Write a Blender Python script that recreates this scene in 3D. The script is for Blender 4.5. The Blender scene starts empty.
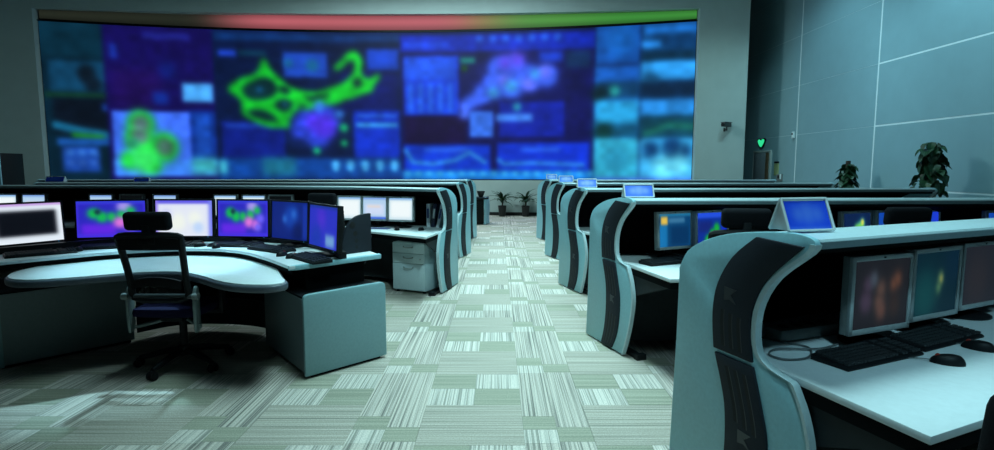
import bpy, bmesh, math, random
import numpy as np
from mathutils import Vector

random.seed(7)
np.random.seed(7)
S = bpy.context.scene
COL = S.collection
PI = math.pi

# ------------------------------------------------------------------ camera, world, light, exposure
cam_d = bpy.data.cameras.new('camera')
cam = bpy.data.objects.new('camera', cam_d)
COL.objects.link(cam)
cam_d.sensor_width = 36.0
cam_d.lens = 560.0 / 994.0 * 36.0
cam_d.clip_start = 0.02
cam_d.clip_end = 200
cam.location = (0, 0, 1.47)
cam.rotation_euler = (PI / 2 - math.atan(57 / 560.0), 0, 0)
S.camera = cam

w = bpy.data.worlds.new('room_ambience')
S.world = w
w.use_nodes = True
w.node_tree.nodes['Background'].inputs[0].default_value = (0.35, 0.62, 0.62, 1)
w.node_tree.nodes['Background'].inputs[1].default_value = 0.014

S.view_settings.view_transform = 'Standard'
S.view_settings.look = 'None'
S.view_settings.exposure = 0.0
S.view_settings.gamma = 1.0
S.view_settings.use_curve_mapping = False


def area(name, loc, sx, sy, energy, color, spread=180, rot=(0, 0, 0)):
    l = bpy.data.lights.new(name, 'AREA')
    l.shape = 'RECTANGLE'
    l.size = sx
    l.size_y = sy
    l.energy = energy
    l.color = color
    l.spread = math.radians(spread)
    o = bpy.data.objects.new(name, l)
    o.location = loc
    o.rotation_euler = rot
    COL.objects.link(o)
    return o


def spot(name, loc, target, energy, color, size, blend=0.9, radius=0.12):
    l = bpy.data.lights.new(name, 'SPOT')
    l.energy = energy
    l.color = color
    l.spot_size = math.radians(size)
    l.spot_blend = blend
    l.shadow_soft_size = radius
    o = bpy.data.objects.new(name, l)
    o.location = loc
    d = Vector(target) - Vector(loc)
    o.rotation_euler = d.to_track_quat('-Z', 'Y').to_euler()
    COL.objects.link(o)
    return o


TEAL = (0.55, 0.97, 1.0)
CYAN = (0.43, 0.86, 1.0)
area('ceiling_light_aisle', (0.3, 7.6, 6.9), 1.2, 9.5, 235, TEAL, 72)
area('ceiling_light_front', (0.4, 2.6, 6.9), 1.2, 1.2, 25, TEAL, 54)
spot('fill_spot_desk_right', (1.0, -1.9, 6.0), (1.9, 2.2, 0.85), 620, CYAN, 24, 0.9, 0.25)  # unseen fill added to lift the monitor fronts and worktop
spot('fill_spot_console_left', (-2.9, 7.4, 6.85), (-2.64, 4.36, 0.7), 2500, CYAN, 14, 0.4, 0.15)  # unseen narrow fill added to brighten the horseshoe worktop
spot('fill_spot_left_row', (1.4, -1.6, 6.8), (-0.4, 6.8, 0.5), 1200, TEAL, 34, 0.9, 0.3)  # unseen fill added behind the camera for the drawer fronts
area('ceiling_light_rows', (3.2, 8.0, 6.9), 4.0, 6.0, 38, TEAL, 110)
spot('wall_washer_near', (5.4, 9.2, 6.8), (8.0, 9.7, 2.8), 640, CYAN, 92)
spot('wall_washer_far', (5.6, 12.0, 6.8), (8.0, 14.0, 1.5), 360, CYAN, 92)
spot('wall_washer_pier', (4.6, 12.6, 6.8), (6.4, 16.2, 2.2), 190, TEAL, 60)
area('ceiling_light_fascia', (-2.0, 14.6, 6.9), 5.0, 0.6, 520, (0.70, 0.97, 1.0), 175)


# ------------------------------------------------------------------ materials
def srgb(c):
    return tuple(((v / 255.0) / 12.92 if v / 255.0 <= 0.04045 else ((v / 255.0 + 0.055) / 1.055) ** 2.4) for v in c)


MATS = {}


def mat(name, col, rough=0.5, metal=0.0, var=0.08, scale=30.0, bump=0.0, spec=0.5):
    m = bpy.data.materials.new(name)
    m.use_nodes = True
    nt = m.node_tree
    b = nt.nodes['Principled BSDF']
    b.inputs['Roughness'].default_value = rough
    b.inputs['Metallic'].default_value = metal
    b.inputs['Specular IOR Level'].default_value = spec
    tc = nt.nodes.new('ShaderNodeTexCoord')
    nz = nt.nodes.new('ShaderNodeTexNoise')
    nz.inputs['Scale'].default_value = scale
    nz.inputs['Detail'].default_value = 4
    nt.links.new(tc.outputs['Object'], nz.inputs['Vector'])
    rp = nt.nodes.new('ShaderNodeValToRGB')
    rp.color_ramp.elements[0].position = 0.3
    rp.color_ramp.elements[1].position = 0.7
    rp.color_ramp.elements[0].color = tuple(c * (1 - var) for c in col) + (1,)
    rp.color_ramp.elements[1].color = tuple(min(1, c * (1 + var)) for c in col) + (1,)
    nt.links.new(nz.outputs['Fac'], rp.inputs['Fac'])
    nt.links.new(rp.outputs['Color'], b.inputs['Base Color'])
    if bump:
        bp = nt.nodes.new('ShaderNodeBump')
        bp.inputs['Strength'].default_value = bump
        bp.inputs['Distance'].default_value = 0.002
        nt.links.new(nz.outputs['Fac'], bp.inputs['Height'])
        nt.links.new(bp.outputs['Normal'], b.inputs['Normal'])
    MATS[name] = m
    return m


mat('panel_grey', (0.285, 0.545, 0.62), 0.42, 0.0, 0.05, 60)
mat('panel_light', (0.48, 0.62, 0.66), 0.35, 0.0, 0.05, 60)
mat('pedestal_grey', (0.16, 0.21, 0.23), 0.42, 0.0, 0.05, 60)
mat('rail_lip_grey', (0.15, 0.22, 0.25), 0.45, 0.0, 0.05, 60)
mat('pedestal_panel', (0.22, 0.385, 0.43), 0.42, 0.0, 0.05, 60)
mat('worktop_white', (0.74, 0.82, 0.85), 0.42, 0.0, 0.03, 40, spec=0.35)
mat('insert_black', (0.020, 0.024, 0.032), 0.6, 0.0, 0.2, 300, 0.15, spec=0.12)
mat('slot_black', (0.002, 0.002, 0.003), 0.8)
mat('emblem_grey', (0.022, 0.026, 0.031), 0.45)
mat('interior_black', (0.004, 0.005, 0.006), 0.8, spec=0.05)  # near black, also puts the dark under the hoods into the colour
mat('console_dark', (0.022, 0.028, 0.032), 0.6, spec=0.15)
mat('black_plastic', (0.007, 0.008, 0.010), 0.5, 0.0, 0.15, 80, spec=0.2)
mat('key_black', (0.03, 0.034, 0.038), 0.55, spec=0.2)
mat('black_fabric', (0.009, 0.010, 0.013), 0.9, 0.0, 0.3, 400, 0.3, spec=0.1)
mat('seat_navy', (0.012, 0.010, 0.040), 0.85, 0.0, 0.3, 400, 0.3, spec=0.1)
mat('silver', (0.42, 0.48, 0.50), 0.32, 0.6, 0.05, 80)
mat('silver_bezel', (0.40, 0.46, 0.48), 0.38, 0.1, 0.04, 80)
mat('chair_silver', (0.24, 0.30, 0.31), 0.4, 0.3, 0.05, 80)
mat('bar_grey', (0.06, 0.07, 0.075), 0.4)
mat('wall_paint', (0.42, 0.52, 0.50), 0.75, 0.0, 0.03, 3)
mat('wall_panel', (0.26, 0.42, 0.46), 0.6, 0.0, 0.03, 3)
mat('wall_joint', (0.80, 0.90, 0.90), 0.6, 0.0, 0.02, 3)
mat('ceiling_paint', (0.30, 0.34, 0.33), 0.85)
mat('recess_dark', (0.05, 0.055, 0.055), 0.8)
mat('skirting_black', (0.008, 0.009, 0.009), 0.5)
mat('carpet_backing', (0.10, 0.13, 0.11), 0.95)
mat('door_grey', (0.20, 0.23, 0.25), 0.5)
mat('door_frame', (0.50, 0.56, 0.53), 0.5)
mat('wood_edge', (0.16, 0.11, 0.06), 0.5, 0, 0.3, 12)
mat('notice_yellow', (0.34, 0.42, 0.20), 0.7)
mat('leaf_green', (0.012, 0.055, 0.018), 0.45, 0.0, 0.45, 9)
mat('leaf_dracaena', (0.018, 0.06, 0.025), 0.45, 0.0, 0.4, 9)
mat('pot_dark', (0.012, 0.013, 0.014), 0.5)
mat('edge_slate', (0.085, 0.105, 0.135), 0.4)
mat('soil', (0.02, 0.015, 0.01), 0.95, 0, 0.4, 60, 0.5)
mat('moss_pole', (0.05, 0.03, 0.02), 0.95, 0, 0.4, 60, 0.5)
mat('stem_green', (0.03, 0.06, 0.02), 0.6)
mat('acrylic_frame', (0.62, 0.70, 0.72), 0.25)
mat('paper_white', (0.75, 0.8, 0.82), 0.8)
mat('paper_blue', (0.05, 0.08, 0.25), 0.7)
mat('binder_white', (0.80, 0.86, 0.92), 0.5)
mat('binder_navy', (0.02, 0.025, 0.07), 0.5)
mat('drawer_grey', (0.55, 0.69, 0.74), 0.4, 0.0, 0.04, 60)
mat('cabinet_dark', (0.008, 0.010, 0.010), 0.6, spec=0.15)
mat('cable_grey', (0.12, 0.14, 0.15), 0.5)
mat('device_grey', (0.22, 0.25, 0.25), 0.5)
mat('mouse_red', (0.35, 0.02, 0.01), 0.4)
mat('cctv_grey', (0.05, 0.055, 0.055), 0.4)


def emis(name, col, strength=1.0):
    m = bpy.data.materials.new(name)
    m.use_nodes = True
    nt = m.node_tree
    b = nt.nodes['Principled BSDF']
    b.inputs['Base Color'].default_value = (0, 0, 0, 1)
    b.inputs['Emission Color'].default_value = tuple(col) + (1,)
    b.inputs['Emission Strength'].default_value = strength
    MATS[name] = m
    return m


emis('exit_green', (0.03, 0.75, 0.30), 1.0)
emis('led_green', (0.02, 0.7, 0.15), 1.0)
emis('led_blue', (0.05, 0.4, 0.9), 1.0)


def attr_mat(name, emit, rough=0.35):
    """picture held in a colour attribute: a lit display or a print"""
    m = bpy.data.materials.new(name)
    m.use_nodes = True
    nt = m.node_tree
    b = nt.nodes['Principled BSDF']
    b.inputs['Roughness'].default_value = rough
    a = nt.nodes.new('ShaderNodeAttribute')
    a.attribute_name = 'picture'
    if emit:
        b.inputs['Base Color'].default_value = (0.004, 0.004, 0.005, 1)
        b.inputs['Specular IOR Level'].default_value = 0.15
        nt.links.new(a.outputs['Color'], b.inputs['Emission Color'])
        b.inputs['Emission Strength'].default_value = emit
    else:
        nt.links.new(a.outputs['Color'], b.inputs['Base Color'])
    MATS[name] = m
    return m


attr_mat('display_wall', 1.0, 0.6)
attr_mat('display_lit', 1.0, 0.45)
attr_mat('printed_card', 0, 0.35)


def mesh_fabric():
    m = bpy.data.materials.new('mesh_fabric')
    m.use_nodes = True
    nt = m.node_tree
    b = nt.nodes['Principled BSDF']
    b.inputs['Base Color'].default_value = (0.012, 0.013, 0.015, 1)
    b.inputs['Roughness'].default_value = 0.8
    t = nt.nodes.new('ShaderNodeBsdfTransparent')
    mx = nt.nodes.new('ShaderNodeMixShader')
    tc = nt.nodes.new('ShaderNodeTexCoord')
    wv = nt.nodes.new('ShaderNodeTexWave')
    wv.inputs['Scale'].default_value = 90
    wv.bands_direction = 'X'
    nt.links.new(tc.outputs['Object'], wv.inputs['Vector'])
    rp = nt.nodes.new('ShaderNodeMapRange')
    rp.inputs['To Min'].default_value = 0.25
    rp.inputs['To Max'].default_value = 0.62
    nt.links.new(wv.outputs['Fac'], rp.inputs['Value'])
    nt.links.new(rp.outputs['Result'], mx.inputs['Fac'])
    nt.links.new(b.outputs[0], mx.inputs[1])
    nt.links.new(t.outputs[0], mx.inputs[2])
    nt.links.new(mx.outputs[0], nt.nodes['Material Output'].inputs['Surface'])
    MATS['mesh_fabric'] = m


mesh_fabric()


def carpet(name, along, dark, light, contrast=(0.35, 0.62), freq=95.0):
    """cut pile with woven stripes running along x ('h') or y ('v')"""
    m = bpy.data.materials.new(name)
    m.use_nodes = True
    nt = m.node_tree
    b = nt.nodes['Principled BSDF']
    b.inputs['Roughness'].default_value = 0.95
    b.inputs['Specular IOR Level'].default_value = 0.1
    g = nt.nodes.new('ShaderNodeNewGeometry')
    mp = nt.nodes.new('ShaderNodeMapping')
    mp.inputs['Scale'].default_value = (0.5, freq, 1) if along == 'h' else (freq, 0.5, 1)
    nt.links.new(g.outputs['Position'], mp.inputs['Vector'])
    nz = nt.nodes.new('ShaderNodeTexNoise')
    nz.inputs['Scale'].default_value = 1.0
    nz.inputs['Detail'].default_value = 2.5
    nz.inputs['Roughness'].default_value = 0.65
    nt.links.new(mp.outputs[0], nz.inputs['Vector'])
    rp = nt.nodes.new('ShaderNodeValToRGB')
    rp.color_ramp.elements[0].position = contrast[0]
    rp.color_ramp.elements[1].position = contrast[1]
    rp.color_ramp.elements[0].color = tuple(dark) + (1,)
    rp.color_ramp.elements[1].color = tuple(light) + (1,)
    nt.links.new(nz.outputs['Fac'], rp.inputs['Fac'])
    n2 = nt.nodes.new('ShaderNodeTexNoise')
    n2.inputs['Scale'].default_value = 140
    n2.inputs['Detail'].default_value = 2
    nt.links.new(g.outputs['Position'], n2.inputs['Vector'])
    mr = nt.nodes.new('ShaderNodeMapRange')
    mr.inputs['From Min'].default_value = 0.3
    mr.inputs['From Max'].default_value = 0.7
    mr.inputs['To Min'].default_value = 0.72
    mr.inputs['To Max'].default_value = 1.2
    nt.links.new(n2.outputs['Fac'], mr.inputs['Value'])
    mul = nt.nodes.new('ShaderNodeMixRGB')
    mul.blend_type = 'MULTIPLY'
    mul.inputs['Fac'].default_value = 1
    nt.links.new(rp.outputs['Color'], mul.inputs['Color1'])
    nt.links.new(mr.outputs['Result'], mul.inputs['Color2'])
    nt.links.new(mul.outputs['Color'], b.inputs['Base Color'])
    bp = nt.nodes.new('ShaderNodeBump')
    bp.inputs['Strength'].default_value = 0.4
    bp.inputs['Distance'].default_value = 0.003
    nt.links.new(n2.outputs['Fac'], bp.inputs['Height'])
    nt.links.new(bp.outputs['Normal'], b.inputs['Normal'])
    MATS[name] = m


carpet('carpet_cross', 'h', (0.221, 0.21, 0.18), (0.534, 0.46, 0.40), (0.34, 0.60))
carpet('carpet_long', 'v', (0.175, 0.165, 0.15), (0.607, 0.525, 0.465), (0.36, 0.58))
carpet('carpet_pale', 'v', (0.276, 0.26, 0.23), (0.662, 0.585, 0.53), (0.38, 0.56))
carpet('carpet_sage', 'h', (0.239, 0.235, 0.185), (0.423, 0.395, 0.32))


# ------------------------------------------------------------------ shape helpers
def box(cx, cy, cz, sx, sy, sz, rz=0.0):
    c, s = math.cos(rz), math.sin(rz)
    v = []
    for dz in (-.5, .5):
        for dx, dy in ((-.5, -.5), (.5, -.5), (.5, .5), (-.5, .5)):
            x, y = dx * sx, dy * sy
            v.append((cx + x * c - y * s, cy + x * s + y * c, cz + dz * sz))
    return v, [(3, 2, 1, 0), (4, 5, 6, 7), (0, 1, 5, 4), (1, 2, 6, 5), (2, 3, 7, 6), (3, 0, 4, 7)]


def prism(poly, z0, z1):
    n = len(poly)
    v = [(p[0], p[1], z0) for p in poly] + [(p[0], p[1], z1) for p in poly]
    f = [tuple(range(n))[::-1], tuple(range(n, 2 * n))]
    f += [(i, (i + 1) % n, n + (i + 1) % n, n + i) for i in range(n)]
    return v, f


def slab(poly, place, t0, t1):
    """polygon in (s,z) put in space by place(s, z, t), thick from t0 to t1"""
    n = len(poly)
    v = [place(p[0], p[1], t0) for p in poly] + [place(p[0], p[1], t1) for p in poly]
    f = [tuple(range(n))[::-1], tuple(range(n, 2 * n))]
    f += [(i, (i + 1) % n, n + (i + 1) % n, n + i) for i in range(n)]
    return v, f


def strip(a, b, place, t0, t1):
    """closed band between two curves of equal length in (s,z)"""
    n = len(a)
    v = []
    for t in (t0, t1):
        v += [place(p[0], p[1], t) for p in a] + [place(p[0], p[1], t) for p in b]
    f = []
    for i in range(n - 1):
        f.append((i, i + 1, n + i + 1, n + i))
        f.append((2 * n + i, 3 * n + i, 3 * n + i + 1, 2 * n + i + 1))
        f.append((i, 2 * n + i, 2 * n + i + 1, i + 1))
        f.append((n + i, n + i + 1, 3 * n + i + 1, 3 * n + i))
    f.append((0, n, 3 * n, 2 * n))
    f.append((n - 1, 3 * n - 1, 4 * n - 1, 2 * n - 1))
    return v, f


def tube(path, r, n=8, closed=False, taper=None):
    pts = [Vector(p) for p in path]
    v, f = [], []
    m = len(pts)
    up = None
    for i, p in enumerate(pts):
        if closed:
            d = (pts[(i + 1) % m] - pts[i - 1]).normalized()
        else:
            d = (pts[min(i + 1, m - 1)] - pts[max(i - 1, 0)]).normalized()
        if up is None:
            up = Vector((0, 0, 1)) if abs(d.z) < .9 else Vector((1, 0, 0))
        a = d.cross(up).normalized()
        up = a.cross(d).normalized()
        rr = r if taper is None else r * taper[i]
        for k in range(n):
            t = 2 * PI * k / n
            q = p + a * (math.cos(t) * rr) + up * (math.sin(t) * rr)
            v.append(tuple(q))
    for i in range(m if closed else m - 1):
        for k in range(n):
            a0 = i * n
            a1 = ((i + 1) % m) * n
            f.append((a0 + k, a0 + (k + 1) % n, a1 + (k + 1) % n, a1 + k))
    if not closed:
        f.append(tuple(range(n))[::-1])
        f.append(tuple(range((m - 1) * n, m * n)))
    return v, f


def lathe(prof, n=20, cx=0, cy=0):
    v, f = [], []
    for r, z in prof:
        for k in range(n):
            t = 2 * PI * k / n
            v.append((cx + r * math.cos(t), cy + r * math.sin(t), z))
    for i in range(len(prof) - 1):
        for k in range(n):
            f.append((i * n + k, i * n + (k + 1) % n, (i + 1) * n + (k + 1) % n, (i + 1) * n + k))
    f.append(tuple(range(n))[::-1])
    f.append(tuple(range((len(prof) - 1) * n, len(prof) * n)))
    return v, f


def sweep(stations, prof):
    """closed (s,z) profile along stations [(x,y,dx,dy)]"""
    n = len(prof)
    v, f = [], []
    for (x, y, dx, dy) in stations:
        for s, z in prof:
            v.append((x + dx * s, y + dy * s, z))
    for i in range(len(stations) - 1):
        for k in range(n):
            f.append((i * n + k, i * n + (k + 1) % n, (i + 1) * n + (k + 1) % n, (i + 1) * n + k))
    f.append(tuple(range(n))[::-1])
    f.append(tuple(range((len(stations) - 1) * n, len(stations) * n)))
    return v, f


def join(*shapes):
    v, f = [], []
    for a, b in shapes:
        k = len(v)
        v += list(a)
        f += [tuple(i + k for i in q) for q in b]
    return v, f


def xf(shape, loc=(0, 0, 0), rx=0, ry=0, rz=0):
    from mathutils import Euler
    m = Euler((rx, ry, rz)).to_matrix()
    L = Vector(loc)
    return [tuple(m @ Vector(p) + L) for p in shape[0]], shape[1]


def shift(shape, d):
    return [(p[0] - d[0], p[1] - d[1], p[2] - d[2]) for p in shape[0]], shape[1]


def cr(pts, n=5, closed=False):
    """Catmull-Rom through 2-D or 3-D points"""
    out = []
    m = len(pts)
    rng = range(m) if closed else range(m - 1)
    for i in rng:
        if closed:
            p = [pts[(i + k) % m] for k in (-1, 0, 1, 2)]
        else:
            p = [pts[max(i - 1, 0)], pts[i], pts[i + 1], pts[min(i + 2, m - 1)]]
        for j in range(n):
            t = j / n
            out.append(tuple(0.5 * (2 * b + (c - a) * t + (2 * a - 5 * b + 4 * c - d) * t * t + (3 * b - a - 3 * c + d) * t ** 3)
                             for a, b, c, d in zip(*p)))
    if not closed:
        out.append(tuple(pts[-1]))
    return out


def build(name, shape, material, parent=None, bevel=0.0, seg=2, smooth=False, angle=35):
    me = bpy.data.meshes.new(name)
    me.from_pydata(shape[0], [], shape[1])
    bm = bmesh.new()
    bm.from_mesh(me)
    bmesh.ops.recalc_face_normals(bm, faces=bm.faces)
    if bevel:
        es = [e for e in bm.edges if len(e.link_faces) == 2 and e.calc_face_angle(0) > math.radians(angle)]
        bmesh.ops.bevel(bm, geom=es, offset=bevel, segments=seg, affect='EDGES', clamp_overlap=True, profile=0.5)
    bm.to_mesh(me)
    bm.free()
    if smooth or bevel:
        for p in me.polygons:
            p.use_smooth = True
        try:
            me.set_sharp_from_angle(angle=math.radians(38))
        except Exception:
            pass
    me.materials.append(MATS[material])
    o = bpy.data.objects.new(name, me)
    COL.objects.link(o)
    if parent:
        o.parent = parent
    return o


def tag(o, label, cat, group=None):
    o['label'] = label
    o['category'] = cat
    if group:
        o['group'] = group
    return o


def thing(name, label, cat, loc=(0, 0, 0), rz=0.0, group=None):
    o = bpy.data.objects.new(name, None)
    o.empty_display_size = 0.1
    COL.objects.link(o)
    o.location = loc
    o.rotation_euler = (0, 0, rz)
    return tag(o, label, cat, group)


def structure(o):
    o['kind'] = 'structure'
    return o


def copy_tree(o, parent=None):
    c = o.copy()
    COL.objects.link(c)
    c.parent = parent
    for ch in o.children:
        copy_tree(ch, c)
    return c


# ------------------------------------------------------------------ pictures for displays
def noise2(h, w_, sx, sy, seed):
    r = np.random.RandomState(seed)
    g = r.rand(sy + 2, sx + 2)
    ys = np.linspace(0, sy, h)
    xs = np.linspace(0, sx, w_)
    y0 = ys.astype(int)
    x0 = xs.astype(int)
    fy = (ys - y0)[:, None]
    fx = (xs - x0)[None, :]
    fy = fy * fy * (3 - 2 * fy)
    fx = fx * fx * (3 - 2 * fx)
    a = g[np.ix_(y0, x0)]
    b = g[np.ix_(y0, x0 + 1)]
    c = g[np.ix_(y0 + 1, x0)]
    d = g[np.ix_(y0 + 1, x0 + 1)]
    return (a * (1 - fx) + b * fx) * (1 - fy) + (c * (1 - fx) + d * fx) * fy


def smear(c, r, passes=2):
    for _ in range(passes):
        for ax in (0, 1):
            pad = [(r, r) if k == ax else (0, 0) for k in range(3)]
            q = np.pad(c, pad, mode='edge')
            n = c.shape[ax]
            c = sum(np.take(q, range(k, k + n), axis=ax) for k in range(2 * r + 1)) / (2 * r + 1)
    return c


class Pic:
    def __init__(self, x, y, base):
        self.x, self.y = x, y
        self.c = np.zeros(x.shape + (3,)) + np.array(base, float)

    def mix(self, m, col):
        m = np.clip(m, 0, 1)[..., None]
        self.c = self.c * (1 - m) + np.array(col, float) * m

    def rect(self, x0, y0, x1, y1, col, soft=2.0, a=1.0):
        sg = lambda t: 1 / (1 + np.exp(-np.clip(t, -40, 40) * 4 / soft))
        self.mix(a * sg(self.x - x0) * sg(x1 - self.x) * sg(self.y - y0) * sg(y1 - self.y), col)

    def field(self, circles):
        k = 2.2
        acc = np.zeros(self.x.shape)
        for cx, cy, r in circles:
            acc += np.exp(-np.clip((np.hypot(self.x - cx, self.y - cy) - r) / k, -60, 60))
        return -k * np.log(acc + 1e-30)

    def blob(self, circles, col, soft=3.0, a=1.0):
        d = self.field(circles)
        self.mix(a / (1 + np.exp(np.clip(d * 4 / soft, -40, 40))), col)

    def line(self, pts, r, col, soft=3.0, a=1.0):
        cs = []
        for (x0, y0), (x1, y1) in zip(pts[:-1], pts[1:]):
            n = max(2, int(math.hypot(x1 - x0, y1 - y0) / (r * 0.5)))
            for i in range(n + 1):
                cs.append((x0 + (x1 - x0) * i / n, y0 + (y1 - y0) * i / n, r))
        d = np.full(self.x.shape, 1e9)
        for cx, cy, rr in cs:
            d = np.minimum(d, np.hypot(self.x - cx, self.y - cy) - rr)
        self.mix(a / (1 + np.exp(np.clip(d * 4 / soft, -40, 40))), col)

    def poly(self, pts, col, soft=2, a=1.0):
        m = np.zeros(self.x.shape)
        for (x0, y0), (x1, y1) in zip(pts, pts[1:] + pts[:1]):
            hit = ((y0 > self.y) != (y1 > self.y)) & (self.x < (x1 - x0) * (self.y - y0) / ((y1 - y0) or 1e-9) + x0)
            m = np.where(hit, 1 - m, m)
        self.mix(a * smear(m[..., None], soft)[..., 0], col)

    def grain(self, amt, sx, sy, seed):
        self.c *= (1 + amt * (noise2(self.x.shape[0], self.x.shape[1], sx, sy, seed) - 0.5) * 2)[..., None]

    def linear(self):
        v = np.clip(self.c, 0, 255) / 255.0
        return np.where(v <= 0.04045, v / 12.92, ((v + 0.055) / 1.055) ** 2.4)


def picture_grid(name, P, rgb, material, parent):
    """grid mesh through points P[ny][nx] (numpy ny,nx,3) with colours rgb (ny,nx,3)"""
    ny, nx = P.shape[:2]
    me = bpy.data.meshes.new(name)
    idx = np.arange(ny * nx).reshape(ny, nx)
    f = np.stack([idx[:-1, :-1], idx[1:, :-1], idx[1:, 1:], idx[:-1, 1:]], -1).reshape(-1, 4)
    me.from_pydata(P.reshape(-1, 3).tolist(), [], f.tolist())
    at = me.color_attributes.new('picture', 'FLOAT_COLOR', 'POINT')
    buf = np.ones((ny * nx, 4), np.float32)
    buf[:, :3] = rgb.reshape(-1, 3)
    at.data.foreach_set('color', buf.ravel())
    me.materials.append(MATS[material])
    o = bpy.data.objects.new(name, me)
    COL.objects.link(o)
    if parent:
        o.parent = parent
    return o


# ------------------------------------------------------------------ the room
ARC_X, ARC_Y, ARC_R = -3.55, 17.75, 33.0        # middle of the curved display wall


def arc_y(x, off=0.0):
    return ARC_Y - ARC_R + math.sqrt(ARC_R ** 2 - (x - ARC_X) ** 2) - off


floor = structure(build('floor', box(-3.2, 8.0, -0.055, 23.0, 22.0, 0.1), 'carpet_backing'))
structure(build('ceiling', box(-3.2, 8.0, 7.15, 23.0, 22.0, 0.2), 'ceiling_paint'))

# carpet laid in planks: cross-striped fields with pale / sage blocks, long-striped pairs of planks between
PX, PY = 0.97, 1.03
HX0, HW = -0.44, 0.59
VX0, VW = 0.15, 0.19
PY0 = 3.36
pieces = []
for i in range(-15, 9):
    for j in range(-4, 15):
        mixed = lambda m: m if (-1 <= j <= 1 or random.random() < .72) else random.choice(['carpet_cross', 'carpet_long', 'carpet_pale'])
        hx = HX0 + i * PX
        y = PY0 + j * PY
        q = HW / 2
        pieces += [(hx, y, q, .26, mixed('carpet_pale')), (hx + q, y, q, .26, mixed('carpet_sage')),
                   (hx, y + .26, q, .26, mixed('carpet_sage')), (hx + q, y + .26, q, .26, mixed('carpet_pale')),
                   (hx, y + .52, HW, .51, 'carpet_cross')]
        vx = VX0 + i * PX
        pieces += [(vx, y - .16, VW, .70, 'carpet_long'), (vx, y + .54, VW, .16, 'carpet_pale'),
                   (vx, y + .70, VW, .17, 'carpet_sage'),
                   (vx + VW, y - .30, VW, .86, 'carpet_long'), (vx + VW, y + .56, VW, .17, 'carpet_sage')]


def seen(p):
    x, y = p[0] + p[2] / 2, p[1] + p[3] / 2
    if y < 2.3 or abs(x) > 0.86 * y:
        return 0
    k = p[2] * p[3] / y ** 3
    if -0.75 < x < 0.95 or (y < 4.2 and x < 0.95) or (-2.6 < x < -.4 and y < 6.2):
        return k
    return 0


pieces = [p for p in pieces if -14.6 < p[0] and p[0] + p[2] < 8.2 and -2.5 < p[1] and p[1] + p[3] < 18.2]
pieces.sort(key=lambda p: -seen(p))
tile_mesh = {}
rest = {}
for n, (x, y, sx, sy, m) in enumerate(pieces):
    if n < 300 and seen((x, y, sx, sy)):
        key = (round(sx, 3), round(sy, 3), m)
        if key not in tile_mesh:
            o = build('carpet_tile', box(0, 0, -.003, sx - .0014, sy - .0014, .006), m, floor)
            tile_mesh[key] = o.data
        else:
            o = bpy.data.objects.new('carpet_tile', tile_mesh[key])
            COL.objects.link(o)
            o.parent = floor
        o.location = (x + sx / 2, y + sy / 2, random.uniform(-.0006, 0))
    else:
        rest.setdefault(m, []).append(box(x + sx / 2, y + sy / 2, -.003, sx - .0014, sy - .0014, .006))
for m, shapes in rest.items():
    o = build('carpet_tiles_beyond', join(*shapes), m, floor)
    o['kind'] = 'stuff'

# curved back wall: base below the display, recess, fascia above, piers beside it
XL, XR = -13.02, 5.70
SZ0, SZ1 = 1.12, 5.62


def arc_slab(x0, x1, z0, z1, off0, off1, n=40):
    poly = []
    for k in range(n + 1):
        x = x0 + (x1 - x0) * k / n
        poly.append((x, arc_y(x, off1)))
    for k in range(n, -1, -1):
        x = x0 + (x1 - x0) * k / n
        poly.append((x, arc_y(x, off0)))
    return prism(poly, z0, z1)


wall_back = structure(build('wall_back', arc_slab(XL - .3, XR + .3, 0, 7.05, -0.5, -0.12), 'recess_dark', smooth=True))
build('wall_base', arc_slab(XL, XR, 0, SZ0 - .03, -0.12, 0.10), 'wall_paint', wall_back, smooth=True)
fs = arc_slab(XL - 1.7, XR + 1.25, 0, 1, -0.5, 0.16)


def soffit(x):
    return 6.13 - .19 * ((x - ARC_X) / 9.3) ** 2


build('fascia', ([(a, b, 7.05 if c > .5 else soffit(a)) for a, b, c in fs[0]], fs[1]), 'wall_paint', wall_back, smooth=True)
build('pier', arc_slab(XR, XR + 1.25, 0, 6.0, -0.5, 0.16, 8), 'wall_paint', wall_back, smooth=True)
build('pier', arc_slab(XL - 1.7, XL, 0, 6.0, -0.5, 0.16, 8), 'wall_paint', wall_back, smooth=True)
structure(build('baseboard_back', arc_slab(XL, XR, 0, .10, 0.10, 0.125), 'skirting_black', smooth=True))

# right side wall with jointed panels
WX = 8.0
wall_right = structure(build('wall_right', box(WX + .15, 8.4, 3.5, .314, 20.0, 7.0), 'wall_joint'))
ys = [18.3, 15.1, 12.0, 8.95, 5.9, 2.8, -.3]
zs = [0.0, 1.04, 2.35, 3.64, 4.93, 6.22, 7.0]
for a in range(len(ys) - 1):
    for b in range(len(zs) - 1):
        gy = .022
        gz = .016 if ys[a] <= 12.01 else .003
        y0, y1 = ys[a + 1] + gy, ys[a] - gy
        z0, z1 = zs[b] + gz, zs[b + 1] - gz
        build('wall_panel', box(WX + .005, (y0 + y1) / 2, (z0 + z1) / 2, .03, y1 - y0, z1 - z0), 'wall_panel', wall_right)
structure(build('wall_left', box(-14.55, 8.0, 3.5, .2, 20.0, 7.0), 'wall_paint'))
structure(build('baseboard_right', box(WX - .018, 8.4, .05, .015, 19.6, .1), 'skirting_black'))

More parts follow.
